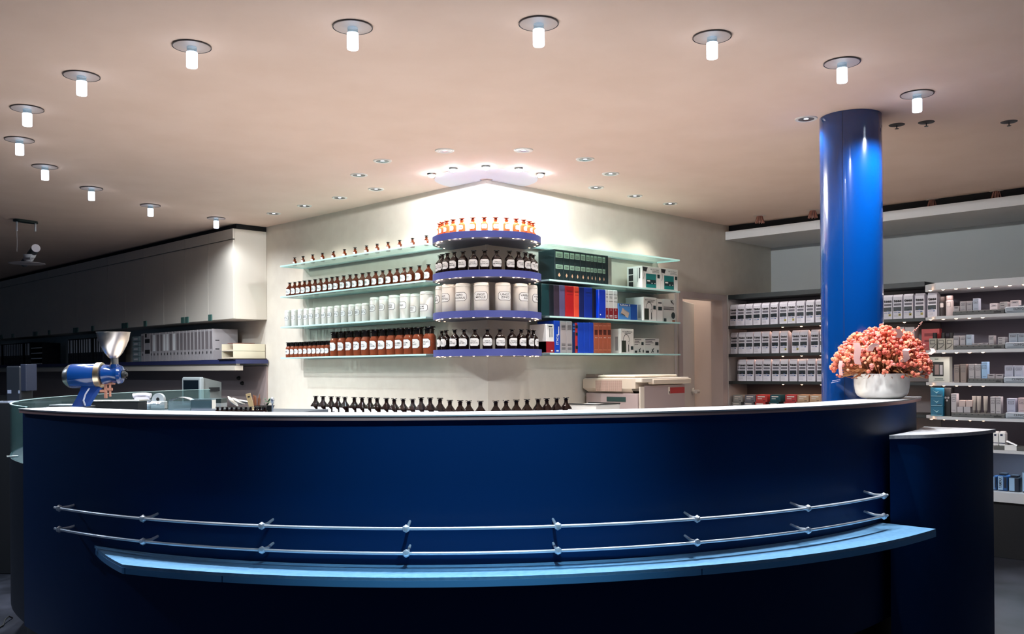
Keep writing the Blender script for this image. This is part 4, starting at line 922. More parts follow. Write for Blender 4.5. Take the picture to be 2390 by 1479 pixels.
# fifth and sixth display shelves
r9x = lambda v: 2290 + v / 6.72
r9y = lambda v: 960 + v / 6.72
for i, (a, b) in enumerate([(188, 268), (280, 376)]):
    p0 = onx(r9x(a), r9y(310), X2 + .05); p1 = onx(r9x(b), r9y(310), X2 + .05); w = p0.y - p1.y; z_ = Z5 + .03; h = p0.z - z_
    mb = MB(); mb.bevbox(-w / 2, w / 2, 0, .06, .001, h * .9, .003); mb.bevbox(-w * .4, w * .4, .01, .05, h * .9, h, .002); mb.quad(-w * .3, w * .1, .68 * h, .82 * h, -.001, 1); mb.quad(-w * .48, w * .48, .02, .22 * h, -.001, 1); mb.quad(-w * .48, w * .48, .1 * h, .14 * h, -.0014, 0)
    single('white_carton', mb, [PAPER, colmat('carton_navy', (18, 40, 76), .5)], 'white carton with dark base on the fifth display shelf, %s of two' % ['left', 'right'][i], 'carton', (X2 + .05, (p0.y + p1.y) / 2, z_), -PI / 2, 'white cartons on the fifth shelf')
w = 1.3; yc = onx(r9x(190), r9y(560), X2 + .006).y
t = thing('display_tray', 'dark tester tray with a white price card, fifth display shelf', 'tray', (X2 + .006, yc - w / 2, Z5), -PI / 2)
mb = MB(); mb.bevbox(-w / 2, w / 2, 0, .2, .0008, .029, .002); part('tray', mb, TRAYC, t)
p0 = onx(r9x(365), r9y(560), X2); p1 = onx(r9x(553), r9y(560), X2); mb = MB(); mb.box(yc - w / 2 - p0.y, yc - w / 2 - p1.y, -.003, -.0003, .001, .046); part('price_card', mb, PAPER, t)
p = onx(r9x(455), r9y(500), X2 + .06)
mb = MB(); mb.tube([(-.04, 0, .012), (.045, 0, .012)], .011, 10, 0, Matrix.Rotation(.42, 4, 'Y') @ Matrix.Translation((0, 0, .012))); single('small_tube', mb, CHROME, 'shiny little tube lying aslant on the fifth display shelf', 'tube', (X2 + .06, p.y, Z5 + .032), -PI / 2)
DOB = colmat('drum_blue', (40, 86, 140), .4); DOD = colmat('drum_dark', (18, 32, 52), .45)
def drum(a, b, y, col, lid, word, label):
    p0 = onx(r9x(a), r9y(y), X2 + .06); p1 = onx(r9x(b), r9y(y), X2 + .06); w = p0.y - p1.y; h = p0.z - Z6
    t = thing('hygiene_pack', label, 'pack', (X2 + .06, (p0.y + p1.y) / 2, Z6), -PI / 2)
    mb = MB(); mb.bevbox(-w / 2, w / 2, 0, .1, .001, h, .006); mb.quad(-w * .45, w * .05, .06 * h, .96 * h, -.001, 1); mb.quad(w * .14, w * .4, .2 * h, .9 * h, -.001, 2)
    if word: mb.text(word, .03, 3, Matrix.Translation((-w * .2, -.0016, .52 * h)) @ Matrix.Rotation(-PI / 2, 4, 'Y'), .02, .7 * h)
    part('pack', mb, [col, colmat('drum_pale', (150, 186, 220), .5), DOD, INK], t)
    if lid: mb = MB(); mb.bevbox(-w * .42, w * .3, .02, .09, h + .0006, h + .018, .004); part('lid', mb, DOD, t)
drum(168, 240, 1012, DOB, 0, '', 'pale blue hygiene pack cut by the counter edge, lowest display shelf'); drum(255, 412, 1000, DOB, 1, 'TAMPAX', 'blue hygiene pack with upright lettering, lowest display shelf'); drum(430, 600, 1030, DOD, 1, '', 'dark blue hygiene pack, lowest display shelf'); drum(640, 760, 940, DOD, 0, '', 'tall dark pack at the right edge, lowest display shelf')
mb = MB(); mb.bevbox(X2 - .012, X2 - .0005, -5.2, YB - .17, Z6 - .085, Z6 - .001, .002); part('front_board', mb, WSH, u2, 'pale front board')

# ------------------------------------------------------------------ wall cupboards, binder shelf and binders on the left
XC = -.375; YC0 = 3.28; PITCH = .527
HND = mat('cupboard_handle', (70, 104, 98), .25)
for k in range(17):
    y = YC0 + PITCH * k
    lab = 'cream wall cupboard nearest the bottle shelves' if k == 0 else 'cream wall cupboard along the left wall, %s from the bottle shelf end' % ORD[k + 1]
    t = thing('wall_cupboard', lab, 'wall cupboard', (0, y, 1.808), 0, 'wall cupboards along the left wall')
    mb = MB(); mb.bevbox(XC + .02, -.002, .001, PITCH - .001, 0, .902, .001); part('body', mb, CREAM, t)
    mb = MB(); mb.bevbox(XC, XC + .0195, .0028, PITCH - .0028, .800, .902, .001); part('fascia', mb, CREAM, t)
    mb = MB(); mb.bevbox(XC, XC + .0195, .0028, PITCH - .0028, .002, .790, .001); dd = part('door', mb, CREAM, t)
    hl = PITCH - .085 if k % 3 in (0, 1) else .012
    mb = MB(); mb.bevbox(XC - .012, XC - .0004, hl, hl + .072, -.004, .062, .002); part('handle', mb, HND, dd, 'dark green handle tab')
mb = MB(); mb.box(XC + .04, -.002, YC0, 12.4, 2.712, 2.758); struct('cupboard_gap_shade', mb, DARK)  # dark box standing in for the shadow gap above the cupboards
sh = thing('binder_shelf', 'long dark wall shelf carrying the binders under the cupboards', 'shelf')
mb = MB(); mb.bevbox(XC, -.016, YC0 - .04, 12.3, 1.357, 1.398, .001); part('board', mb, mat('binder_shelf', (44, 50, 92), .5), sh)
mb = MB(); mb.bevbox(XC + .01, XC + .10, YC0, 12.3, 1.29, 1.337, .001); mb.box(XC + .03, XC + .07, YC0 + .01, 12.2, 1.337, 1.357, 0); part('under_rail', mb, mat('rail_cream', (206, 196, 182), .5), sh)
BG = mat('binder_grey', (168, 162, 164), .6); BLAB = mat('binder_label', (196, 192, 194), .6); BSPN = mat('binder_spine_patch', (120, 112, 114), .7)  # last one: darker grey patch on spines without a white label
def lever_mesh(w, h, kind):
    mb = MB(); mb.bevbox(-w / 2, w / 2, 0, .285, .001, h, .002)
    if kind == 'striped':
        for q_ in (.28, .66): mb.quad(-w * .48, w * .48, q_ * h, (q_ + .14) * h, -.001, 3)
        mb.quad(-w * .48, -w * .1, .86 * h, .99 * h, -.001, 3)
    elif kind == 'dark':
        mb.quad(-w * .32, w * .32, .42 * h, .95 * h, -.001, 1); mb.lathe([(.003, 0), (.012, .0006)], 12, 3, Matrix.Translation((0, -.0006, .28 * h)) @ Matrix.Rotation(PI / 2, 4, 'X'))
    else:
        mb.quad(-w * .34, w * .34, .36 * h, .93 * h, -.001, 1 if kind == 'white' else 2)
        mb.lathe([(.003, 0), (.0105, .0006)], 12, 3, Matrix.Translation((0, -.0008, .25 * h)) @ Matrix.Rotation(PI / 2, 4, 'X') @ Matrix.Scale(1.5, 4, (0, 1, 0)))
    if kind == 'last':
        for c in (.62, .34): mb.add([(w / 2 + .001, .03, c * h), (w / 2 + .001, .075, c * h), (w / 2 + .001, .075, (c + .03) * h), (w / 2 + .001, .03, (c + .03) * h)], [(0, 1, 2, 3)], 3)
    return mb
b8 = lambda v: 300 + v / 6.7235
bnd = [(195, 250, 'grey'), (255, 337, 'striped'), (340, 375, 'grey'), (377, 430, 'white'), (432, 490, 'grey'), (492, 540, 'grey'), (541, 588, 'white'), (589, 634, 'white'), (636, 690, 'grey'), (691, 743, 'white'), (745, 799, 'grey'), (801, 857, 'grey'), (859, 914, 'grey'), (916, 970, 'grey'), (971, 1026, 'grey'), (1028, 1086, 'grey'), (1088, 1136, 'grey'), (1138, 1194, 'grey'), (1196, 1264, 'grey'), (1266, 1320, 'last')]
nb = len(bnd)
for i, (a, b, kd) in enumerate(bnd):
    y0 = onx(b8(b), 800, XC + .01).y; y1 = onx(b8(a), 800, XC + .01).y; w = y1 - y0 - .002
    mb = lever_mesh(w, .325, kd)
    lab = 'grey lever-arch binder with its cover showing, last of the row by the letter trays' if kd == 'last' else ('black and white striped binder near the left end of the binder row' if kd == 'striped' else 'grey lever-arch binder%s, %s from the letter trays' % (' with white label' if kd == 'white' else '', ORD[nb - i]))
    single('lever_arch_binder', mb, [BG, PAPER, BSPN, INK], lab, 'binder', (XC + .01, (y0 + y1) / 2, 1.3985), -PI / 2, 'grey binders on the wall shelf')
for k in range(5):
    y0 = onx(b8(165), 800, XC + .02).y; y1 = onx(b8(62), 800, XC + .02).y; w = y1 - y0
    mb = MB(); mb.bevbox(-w / 2, w / 2, 0, .2, .001, .059, .003); mb.quad(-w * .3, w * .3, .02, .04, -.0008, 1)
    single('card_box', mb, [colmat('card_box', (120, 136, 140), .6), BLAB], 'grey index card box, %s from the bottom of the stack beside the binders' % ORD[k + 1], 'box', (XC + .02, (y0 + y1) / 2, 1.3985 + k * .0605), -PI / 2, 'stack of index card boxes')
b7 = lambda v: v / 6.7235
DBK = mat('binder_dark', (22, 26, 34), .5)
dk = [(1066, 1092), (1096, 1148), (1152, 1182), (1186, 1220), (1236, 1262), (1266, 1304), (1308, 1342), (1346, 1382), (1384, 1432), (1472, 1496), (1512, 1540), (1544, 1580), (1590, 1612)]
for i, (a, b) in enumerate(dk):
    y0 = onx(b7(b), 810, XC + .01).y; y1 = onx(b7(a), 810, XC + .01).y; w = y1 - y0 - .004
    single('dark_binder', lever_mesh(w, .325, 'dark'), [DBK, PAPER, BSPN, INK], 'dark binder with white label strip left of the steel hopper, %s from the left' % ORD[i + 1], 'binder', (XC + .01, (y0 + y1) / 2, 1.3985), -PI / 2, 'dark binders behind the grinder')
dk = [(5, 24), (55, 76), (80, 104), (107, 130), (133, 160), (164, 188), (190, 212), (214, 238), (240, 262), (265, 296), (300, 324), (328, 356), (396, 418), (424, 470)]
for i, (a, b) in enumerate(dk):
    y0 = onx(b7(b), 815, XC + .01).y; y1 = onx(b7(a), 815, XC + .01).y; w = y1 - y0 - .004
    single('dark_binder', lever_mesh(w, .325, 'dark'), [DBK, PAPER, BSPN, INK], 'dark binder with white label strip at the far left, %s from the left edge' % ORD[i + 1], 'binder', (XC + .01, (y0 + y1) / 2, 1.3985), -PI / 2, 'dark binders at the far left')
y1 = onx(b7(488), 815, XC + .02).y; y0 = onx(b7(660), 815, XC + .02).y; w = y1 - y0
for k in range(4):
    mb = MB(); mb.box(-w / 2, w / 2, 0, .25, .001, .006); mb.box(-w / 2, -w / 2 + .006, 0, .25, .006, .075); mb.box(w / 2 - .006, w / 2, 0, .25, .006, .075); mb.box(-w / 2, w / 2, -.002, .002, .001, .014, 1)
    single('letter_tray', mb, [DBK, PAPER], 'dark letter tray with white front edge, %s from the bottom at the far left' % ORD[k + 1], 'letter tray', (XC + .02, (y0 + y1) / 2, 1.3985 + k * .0762), -PI / 2, 'stack of dark letter trays')
# cream letter trays at the shelf end
CT = mat('tray_cream', (222, 214, 190), .5)
for k in range(2):
    t = thing('cream_letter_tray', 'cream letter tray at the shelf end by the wall, %s one' % ['lower', 'upper'][k], 'letter tray', (XC + .01, YC0 + .03, 1.3985 + k * .076 + .012), 0, 'cream letter trays')
    mb = MB(); mb.box(0, .355, 0, .006, 0, .073); mb.box(0, .355, .232, .24, 0, .073); mb.box(0, .355, .006, .232, 0, .006); mb.box(.349, .355, .006, .232, .006, .073); part('tray', mb, CT, t)
    mb = MB(); mb.box(.01, .34, .012, .226, .0065, .014); part('papers', mb, colmat('tray_paper', (206, 186, 168), .7), t)
mb = MB(); mb.bevbox(XC - .02, -.02, YC0 - .03, YC0 + .3, 1.3985, 1.4095, .002); single('desk_pad', mb, colmat('pad_dark', (44, 34, 34), .6), 'dark flat folder under the cream letter trays', 'folder')
mb = MB(); mb.box(XC + .06, -.1, YC0 + .07, YC0 + .24, 1.5632, 1.567, 0, None); single('loose_papers', mb, colmat('paper_brown', (150, 96, 78), .7), 'brownish papers lying on the upper cream letter tray', 'papers')
# two black round knobs on the panel
for i, (px, py) in enumerate([(559, 882), (567, 894)]):
    p = onx(px, py, -.016)
    mb = MB(); mb.lathe([(.02, 0), (.022, .012), (.012, .03), (.002, .034)], 14, 0, Matrix.Rotation(-PI / 2, 4, 'Y')); single('wall_knob', mb, BLACK, 'black round wall knob under the binder shelf, %s of two' % ['upper', 'lower'][i], 'socket', (-.0155, p.y, p.z), 0, 'black wall knobs')

# ------------------------------------------------------------------ things seen from the shop side: local frames with x across the view, y away from it
RZ = math.atan2(RT.y, RT.x)
def frame(px, py, d):
    """foot point of a thing that stands at distance d, and metres per pixel there"""
    return at(px, py, d), d / FPX

# blue drug grinder with its steel hopper
P0, S = frame(200, 948, 4.93)
GBL = mat('grinder_blue', (8, 50, 108), .18, spec=.6, coat=.5)
gr = thing('drug_grinder', 'blue drug grinder with a steel hopper on the left end of the counter', 'grinder', (P0.x, P0.y, 1.1105), RZ)
L = lambda px, py, y=0: Vector(((px - 200) * S, y, (948 - py) * S))
def xlathe(mb, prof, px, py, mi=0, seg=28, y=0):   # profile (radius px, offset px along +x) about a horizontal axis
    mb.lathe([(r * S, o * S) for r, o in prof], seg, mi, Matrix.Translation(L(px, py, y)) @ Matrix.Rotation(math.radians(3), 4, 'Z') @ Matrix.Rotation(PI / 2, 4, 'Y'))
    return mb
mb = MB(); xlathe(mb, [(27.5, 0), (28.5, 2), (28.5, 58), (28, 60)], 168, 879); part('motor_housing', mb, GBL, gr)
mb = MB(); xlathe(mb, [(.5, -20), (8, -19.5), (16, -16.5), (22, -11.5), (26.5, -5), (28, 0)], 168, 879); part('end_dome', mb, STEEL, gr)
mb = MB(); xlathe(mb, [(28.5, 0), (29.5, .5), (29.5, 12.5), (26, 13.5)], 227, 877); part('collar', mb, mat('grinder_collar', (206, 186, 156), .28, 1), gr)
mb = MB(); xlathe(mb, [(21, 0), (24, 4), (23, 14), (19.5, 22), (20, 32), (22.5, 38), (20, 44), (13, 46)], 240, 876); mb.tube([L(268, 872), L(268, 852)], [14 * S, 10 * S], 18); part('grinding_head', mb, GBL, gr)
mb = MB(); xlathe(mb, [(4, 0), (9, 1), (9, 6), (5, 7), (5, 11), (3, 12)], 286, 876); mb.tube([L(290, 868), L(297, 864)], 1.6 * S, 8); mb.tube([L(289, 884), L(296, 885)], 1.4 * S, 8); part('adjusting_knob', mb, BLACK, gr)
mb = MB(); mb.tube([L(268, 857), L(268, 838)], [8.5 * S, 8.5 * S], 18)
part('hopper_neck', mb, STEEL, gr)
mb = MB(); o = L(266, 838)
mb.lathe([(8.6 * S, 0), (12 * S, 3 * S), (20 * S, 13 * S), (28 * S, 29 * S), (33.5 * S, 43 * S), (36 * S, 57 * S), (36.6 * S, 60 * S), (37.6 * S, 60.2 * S), (37.6 * S, 61.4 * S), (35.6 * S, 61.4 * S), (33 * S, 46 * S), (20 * S, 16 * S), (8 * S, 4 * S)], 40, 0, Matrix.Translation(o), False)
part('hopper', mb, mat('hopper_steel', (226, 214, 204), .3, 1), gr)
mb = MB()
for (a_, b_, c_, d_) in ((246, 896, 253, 931), (257, 895, 262, 927)):
    mb.bevbox((a_ - 200) * S, (c_ - 200) * S, -.016, -.010, (948 - d_) * S, (948 - b_) * S, .001)
mb.bevbox((236 - 200) * S, (250 - 200) * S, -.018, -.012, (948 - 917) * S, (948 - 911) * S, .001); mb.bevbox((253 - 200) * S, (266 - 200) * S, -.018, -.012, (948 - 913) * S, (948 - 907) * S, .001)
mb.bevbox((240 - 200) * S, (266 - 200) * S, -.02, .02, (948 - 899) * S, (948 - 894) * S, .001)
part('spout_clip', mb, mat('wood_clip', (196, 136, 112), .5), gr)
mb = MB(); n = 9; vs = []
for k in range(n + 1):
    t = k / n
    xl = 195 - 23 * t ** 1.2; xr = 240 - 34 * t ** .75; y_ = 903 + 46.5 * t
    for x_, yy in ((xl, -.026), (xr, -.026), (xr, .026), (xl, .026)): vs.append(tuple(L(x_, y_, yy)))
fs = [(4 * k + j, 4 * k + 4 + j, 4 * k + 4 + (j + 1) % 4, 4 * k + (j + 1) % 4) for k in range(n) for j in range(4)] + [(0, 1, 2, 3), (4 * n + 3, 4 * n + 2, 4 * n + 1, 4 * n)]
mb.add(vs, fs, 0); part('stand', mb, mat('stand_blue', (6, 58, 138), .25, spec=.6), gr)
mb = MB()
for q_ in (0, 2.2): mb.tube([L(216 - q_, 907, -.03), L(208 - q_, 920, -.034), L(203 - q_, 935, -.034), L(206 - q_, 947, -.03)], .0018, 6)
part('cable', mb, mat('cable_white', (206, 212, 224), .4), gr)

# white bowl with the dried flower arrangement
PB, SB_ = frame(2058, 930, 5.06)
bowl = thing('flower_bowl', 'white round bowl with dried flowers on the right end of the counter', 'bowl', (PB.x, PB.y, 1.1105), RZ)
mb = MB(); mb.lathe([(.085, 0), (.108, .004), (.128, .016), (.138, .035), (.144, .075), (.1455, .128), (.1475, .132), (.1475, .138), (.141, .138), (.138, .12), (.13, .05), (.01, .04)], 48, 0, None, False); mb.lathe([(.001, .0005), (.085, 0)], 32, 0, None, False); part('bowl', mb, mat('bowl_ceramic', (226, 222, 214), .25, spec=.6, coat=.3), bowl)
bq = thing('dried_flower_arrangement', 'dome of dried pink and orange flowers in the white bowl', 'dried flowers', (PB.x, PB.y, 1.1105), RZ)
rnd = random.Random(11)
def ico(mb, c, r, mi, sq=(1, 1, 1)):
    t = (1 + 5 ** .5) / 2
    vs = [(-1, t, 0), (1, t, 0), (-1, -t, 0), (1, -t, 0), (0, -1, t), (0, 1, t), (0, -1, -t), (0, 1, -t), (t, 0, -1), (t, 0, 1), (-t, 0, -1), (-t, 0, 1)]
    fs = [(0, 11, 5), (0, 5, 1), (0, 1, 7), (0, 7, 10), (0, 10, 11), (1, 5, 9), (5, 11, 4), (11, 10, 2), (10, 7, 6), (7, 1, 8), (3, 9, 4), (3, 4, 2), (3, 2, 6), (3, 6, 8), (3, 8, 9), (4, 9, 5), (2, 4, 11), (6, 2, 10), (8, 6, 7), (9, 8, 1)]
    R = Matrix.Rotation(rnd.uniform(0, 6), 3, 'Z') @ Matrix.Rotation(rnd.uniform(0, 6), 3, 'X'); s_ = r / 1.9
    mb.add([Vector(c) + Vector([q_ * s_ for q_ in (R @ Vector(v))]) for v in vs], fs, mi, None, True)
def outline(u):        # height of the dome above the bowl rim over the view's width, u = -1..1
    return .262 * max(0, 1 - abs(u) ** 2.3) ** .62
FM = [mat('bloom_%d' % k, c, .75) for k, c in enumerate([(226, 124, 96), (214, 98, 78), (236, 156, 118), (196, 84, 70), (228, 140, 128)])]
blossoms = MB(); stems = MB()
cv = Vector((pc.x - PB.x, pc.y - PB.y, 0)); ccl = Vector((cv.dot(RT), cv.dot(FW), 0))
clear = lambda x, y, m=.2: (x - ccl.x) ** 2 + (y - ccl.y) ** 2 > m * m
for k in range(950):
    for _ in range(40):
        x = rnd.uniform(-.262, .275); y = rnd.uniform(-.2, .2)
        e = (x / .27) ** 2 + (y / .205) ** 2
        if e < 1 and clear(x, y): break
    lift = (max(0, 1 - e)) ** .5
    sh = rnd.random() ** .45
    z = .135 + .262 * lift * (.25 + .75 * sh) + rnd.uniform(-.012, .012)
    if e > .5 and rnd.random() < .4: z -= rnd.uniform(0, .07) * (e - .3)
    if z < .15 and e < .3: continue
    if x < -.07 and z < .21 and rnd.random() < .6: continue
    z = max(z, .112 if e > .42 else .142)
    n = rnd.choice((1, 1, 2, 3)); mi = rnd.choice((0, 0, 1, 2, 3, 4)) if x > -.1 or z > .3 else rnd.choice((0, 2, 2, 4))
    for q_ in range(n):
        r = rnd.uniform(.007, .0135)
        ico(blossoms, (x + rnd.uniform(-.012, .012) * (n > 1), y + rnd.uniform(-.012, .012) * (n > 1), z + rnd.uniform(-.01, .01) * (n > 1)), r, mi)
    if k % 3 == 0: stems.tube([(x * .3, y * .3, .10), (x * .8, y * .8, .10 + (z - .1) * .6), (x, y, z)], .0016, 4, 0, None, False)
part('blossoms', blossoms, FM, bq)
part('stems', stems, mat('dry_stem', (120, 70, 46), .8), bq)
mb = MB()
for k in range(900):
    a = rnd.uniform(0, 2 * PI); r0 = rnd.uniform(.03, .13); r1 = r0 + rnd.uniform(.04, .14); z0 = .135 + rnd.uniform(0, .06); z1 = z0 + rnd.uniform(-.05, .12)
    if r1 > .16 and z1 < .11: z1 = .11
    c, s_ = math.cos(a), math.sin(a); w = rnd.uniform(.002, .0045)
    if not clear(r1 * c, r1 * s_ * .75): continue
    p0_ = Vector((r0 * c, r0 * s_ * .8, z0)); p1_ = Vector((r1 * c, r1 * s_ * .75, z1)); d = Vector((-s_, c, 0)) * w
    mb.add([p0_ - d, p0_ + d, (p0_ + p1_) / 2 + d + Vector((0, 0, .012)), p1_, (p0_ + p1_) / 2 - d + Vector((0, 0, .012))], [(0, 1, 2, 3, 4)], k % 3)
part('dry_grass', mb, [mat('dry_grass_%d' % k, c, .8) for k, c in enumerate([(206, 140, 88), (178, 104, 64), (222, 164, 112)])], bq)
RIB = mat('ribbon_pink', (226, 176, 168), .35)
def ribbon(pts, w, label=None):
    mb = MB(); n = len(pts); vs = []
    for p_ in pts:
        p_ = Vector(p_); vs += [p_ + Vector((-w / 2, 0, .002)), p_ + Vector((w / 2, 0, -.002))]
    mb.add(vs, [(2 * k, 2 * k + 1, 2 * k + 3, 2 * k + 2) for k in range(n - 1)], 0, None, True)
    part('ribbon', mb, RIB, bq)
ribbon([(-.205, -.14, .30), (-.2, -.165, .305), (-.195, -.17, .27), (-.2, -.165, .22), (-.19, -.16, .19)], .036)
ribbon([(-.10, -.185, .28), (-.11, -.205, .30), (-.13, -.2, .285), (-.135, -.18, .26)], .03)
ribbon([(-.02, -.17, .37), (.01, -.19, .375), (.03, -.18, .35), (.02, -.17, .33)], .032)
ribbon([(.06, -.20, .27), (.04, -.215, .26), (.05, -.21, .22), (.03, -.2, .2)], .034)
ribbon([(.15, -.17, .25), (.18, -.185, .24), (.21, -.17, .255), (.215, -.145, .272)], .024)
ribbon([(-.245, -.06, .21), (-.255, -.07, .18), (-.25, -.07, .13)], .02)
mb = MB(); mb.tube([(.10, 0, .30), (.17, -.02, .37), (.215, -.02, .41)], .0016, 5)
for k in range(9): ico(mb, (.17 + k * .006, -.02, .365 + k * .0065 + rnd.uniform(-.006, .01)), .004, 0)
part('spray', mb, mat('spray_pink', (206, 150, 136), .7), bq)
mb = MB(); mb.tube([(-.24, -.03, .10), (-.29, -.03, .088)], .0015, 5); mb.tube([(-.24, -.03, .108), (-.285, -.03, .098)], .0015, 5)
part('loose_stalk', mb, mat('stalk_pale', (190, 180, 200), .6), bq)

# ------------------------------------------------------------------ desks behind the counter on the left
desk = thing('dispensing_desk', 'dark desk behind the left part of the counter', 'desk')
mb = MB(); mb.ring(CC, 1.25, 2.60, 112, 150, .955, .98, 40); part('desk_top', mb, mat('desk_top', (70, 78, 88), .4), desk)
mb = MB(); mb.ring(CC, 1.4, 2.5, 114, 148, 0, .955, 40); part('desk_body', mb, NAVYD, desk)
desk2 = thing('wall_desk', 'desk along the left wall under the binder shelf', 'desk')
mb = MB(); mb.bevbox(-.95, -.018, 3.35, 8, .85, .88, .002); part('desk_top', mb, mat('wall_desk_top', (110, 112, 116), .5), desk2)
mb = MB(); mb.box(-.9, -.03, 3.4, 7.9, 0, .85); part('desk_body', mb, NAVYD, desk2)
# computer monitor
PM, S = frame(450, 950, 9.2)
MGR = mat('monitor_grey', (150, 158, 160), .5)
mon = thing('computer_monitor', 'grey tube computer monitor on the desk behind the glass screen', 'monitor', (PM.x, PM.y, .8805), RZ - .62)
mb = MB(); mb.bevbox(-.155, .155, -.02, .03, .05, .345, .012); mb.box(-.125, .125, -.0215, -.019, .085, .315, 1); part('bezel', mb, [MGR, mat('tube_dark', (16, 24, 30), .15)], mon)
mb = MB()
vs = [(-.14, .03, .06), (.14, .03, .06), (.14, .03, .34), (-.14, .03, .34), (-.1, .27, .09), (.1, .27, .09), (.1, .27, .29), (-.1, .27, .29)]
mb.add(vs, [(0, 3, 2, 1), (4, 5, 6, 7), (0, 1, 5, 4), (1, 2, 6, 5), (2, 3, 7, 6), (3, 0, 4, 7)]); mb.box(.11, .14, .10, .22, .20, .24, 1)
part('back_shell', mb, [mat('monitor_shell', (120, 126, 126), .55), DARK], mon)
mb = MB(); mb.lathe([(.12, 0), (.11, .012), (.05, .02), (.05, .055)], 24, 0, Matrix.Translation((0, .11, 0))); part('foot', mb, MGR, mon)
DZ = .9805
def desk_thing(name, label, cat, px, d, rz=0, z=DZ):
    p = at(px, 950, d); return thing(name, label, cat, (p.x, p.y, z), RZ + rz), d / FPX
def zt(px, py, d, z=DZ): return at(px, py, d).z - z
d = 6.9
t, S = desk_thing('chrome_box', 'mirror-chrome box with a white funnel reflection behind the counter', 'box', 475, d, .05)
w, h = 48 * S, zt(475, 932, d)
mb = MB(); mb.bevbox(-w / 2, w / 2, -.06, .06, .0, h, .004); part('box', mb, mat('mirror_chrome', (225, 228, 235), .06, 1), t)
mb = MB(); mb.bevbox(-w / 2 - .002, w / 2 + .002, -.064, .064, h + .0005, h + .008, .002); part('lid', mb, ACRYL, t)
t, S = desk_thing('acrylic_stand', 'clear acrylic stand with curled white papers, left of the chrome box', 'stand', 424, d + .05, .08)
w, h = 50 * S, zt(424, 936, d)
mb = MB(); mb.box(-w / 2, w / 2, -.06, -.055, 0, h); mb.box(-w / 2, -w / 2 + .004, -.055, .06, 0, h); mb.box(w / 2 - .004, w / 2, -.055, .06, 0, h); part('acrylic_case', mb, ACRYL, t)
mb = MB(); n = 10
for q_ in (0, .006):
    vs = [(x_ * w, y_, h + .002 + q_ + .022 * math.sin(PI * (x_ + .5)) ** .8) for x_ in [(-.5 + k / n) for k in range(n + 1)] for y_ in (-.05, .055)]
    mb.add(vs, [(2 * k, 2 * k + 2, 2 * k + 3, 2 * k + 1) for k in range(n)], 0, None, True)
part('papers', mb, PAPER, t)
t, S = desk_thing('book_stack_block', 'dark and pale pair of closed ledgers behind the chrome box', 'ledger', 510, d + .3)
w, h = 26 * S, zt(510, 929, d + .3)
mb = MB(); mb.bevbox(-w / 2, w / 2, -.08, .08, 0, h * .6, .002); part('lower_ledger', mb, colmat('ledger_pale', (140, 146, 148), .6), t)
mb = MB(); mb.bevbox(-w / 2, w / 2, -.08, .08, h * .6 + .0005, h, .002); part('upper_ledger', mb, colmat('ledger_green', (16, 36, 36), .5), t)
t, S = desk_thing('chrome_tray', 'shiny clear tray with metal instruments behind the counter left', 'tray', 355, d - .1, .1)
w, h = 44 * S, zt(355, 938, d - .1)
mb = MB(); mb.bevbox(-w / 2, w / 2, -.07, .07, 0, h * .72, .004); part('tray', mb, ACRYL, t)
mb = MB(); mb.tube([(-w * .4, -.03, h * .8), (w * .1, -.01, h * .9), (w * .38, -.02, h * .82)], .008, 8); mb.tube([(-w * .3, .0, h * .84), (w * .42, .02, h * .9)], .006, 8); mb.lathe([(.003, 0), (.02, .01), (.012, .022), (.002, .026)], 14, 0, Matrix.Translation((w * .36, -.04, h * .73))); part('instruments', mb, CHROME, t)
t, S = desk_thing('tape_dispenser', 'round grey tape dispenser behind the glass screen', 'tape dispenser', 371, d + .6)
h = zt(371, 917, d + .6)
mb = MB(); mb.bevbox(-.06, .06, -.03, .03, 0, h * .5, .006); part('base', mb, MGR, t)
mb = MB(); mb.lathe([(.012, -.02), (.048, -.022), (.05, 0), (.048, .022), (.012, .02)], 24, 0, Matrix.Translation((0, 0, h * .62)) @ Matrix.Rotation(PI / 2, 4, 'X'), True); part('roll', mb, colmat('tape_grey', (168, 176, 180), .4), t)
mb = MB(); mb.lathe([(.001, -.024), (.014, -.0235)], 16, 0, Matrix.Translation((0, 0, h * .62)) @ Matrix.Rotation(PI / 2, 4, 'X') @ Matrix.Scale(-1, 4, (0, 0, 1))); part('hub', mb, BLACK, t)
t, S = desk_thing('white_telephone', 'pale telephone lying left of the tape dispenser', 'telephone', 332, d + .6)
h = zt(332, 916, d + .6)
mb = MB(); mb.prism([(-.07, -.05), (.07, -.05), (.07, .06), (-.07, .06)], 0, h * .55); part('base', mb, colmat('phone_pale', (170, 174, 184), .45), t)
mb = MB(); mb.tube([(-.07, 0, h * .8), (-.03, 0, h * .88), (.03, 0, h * .88), (.07, 0, h * .8)], [.022, .016, .016, .022], 10); mb.box(-.06, .06, -.012, .012, h * .55, h * .76); part('handset', mb, colmat('phone_white', (214, 208, 214), .45), t)
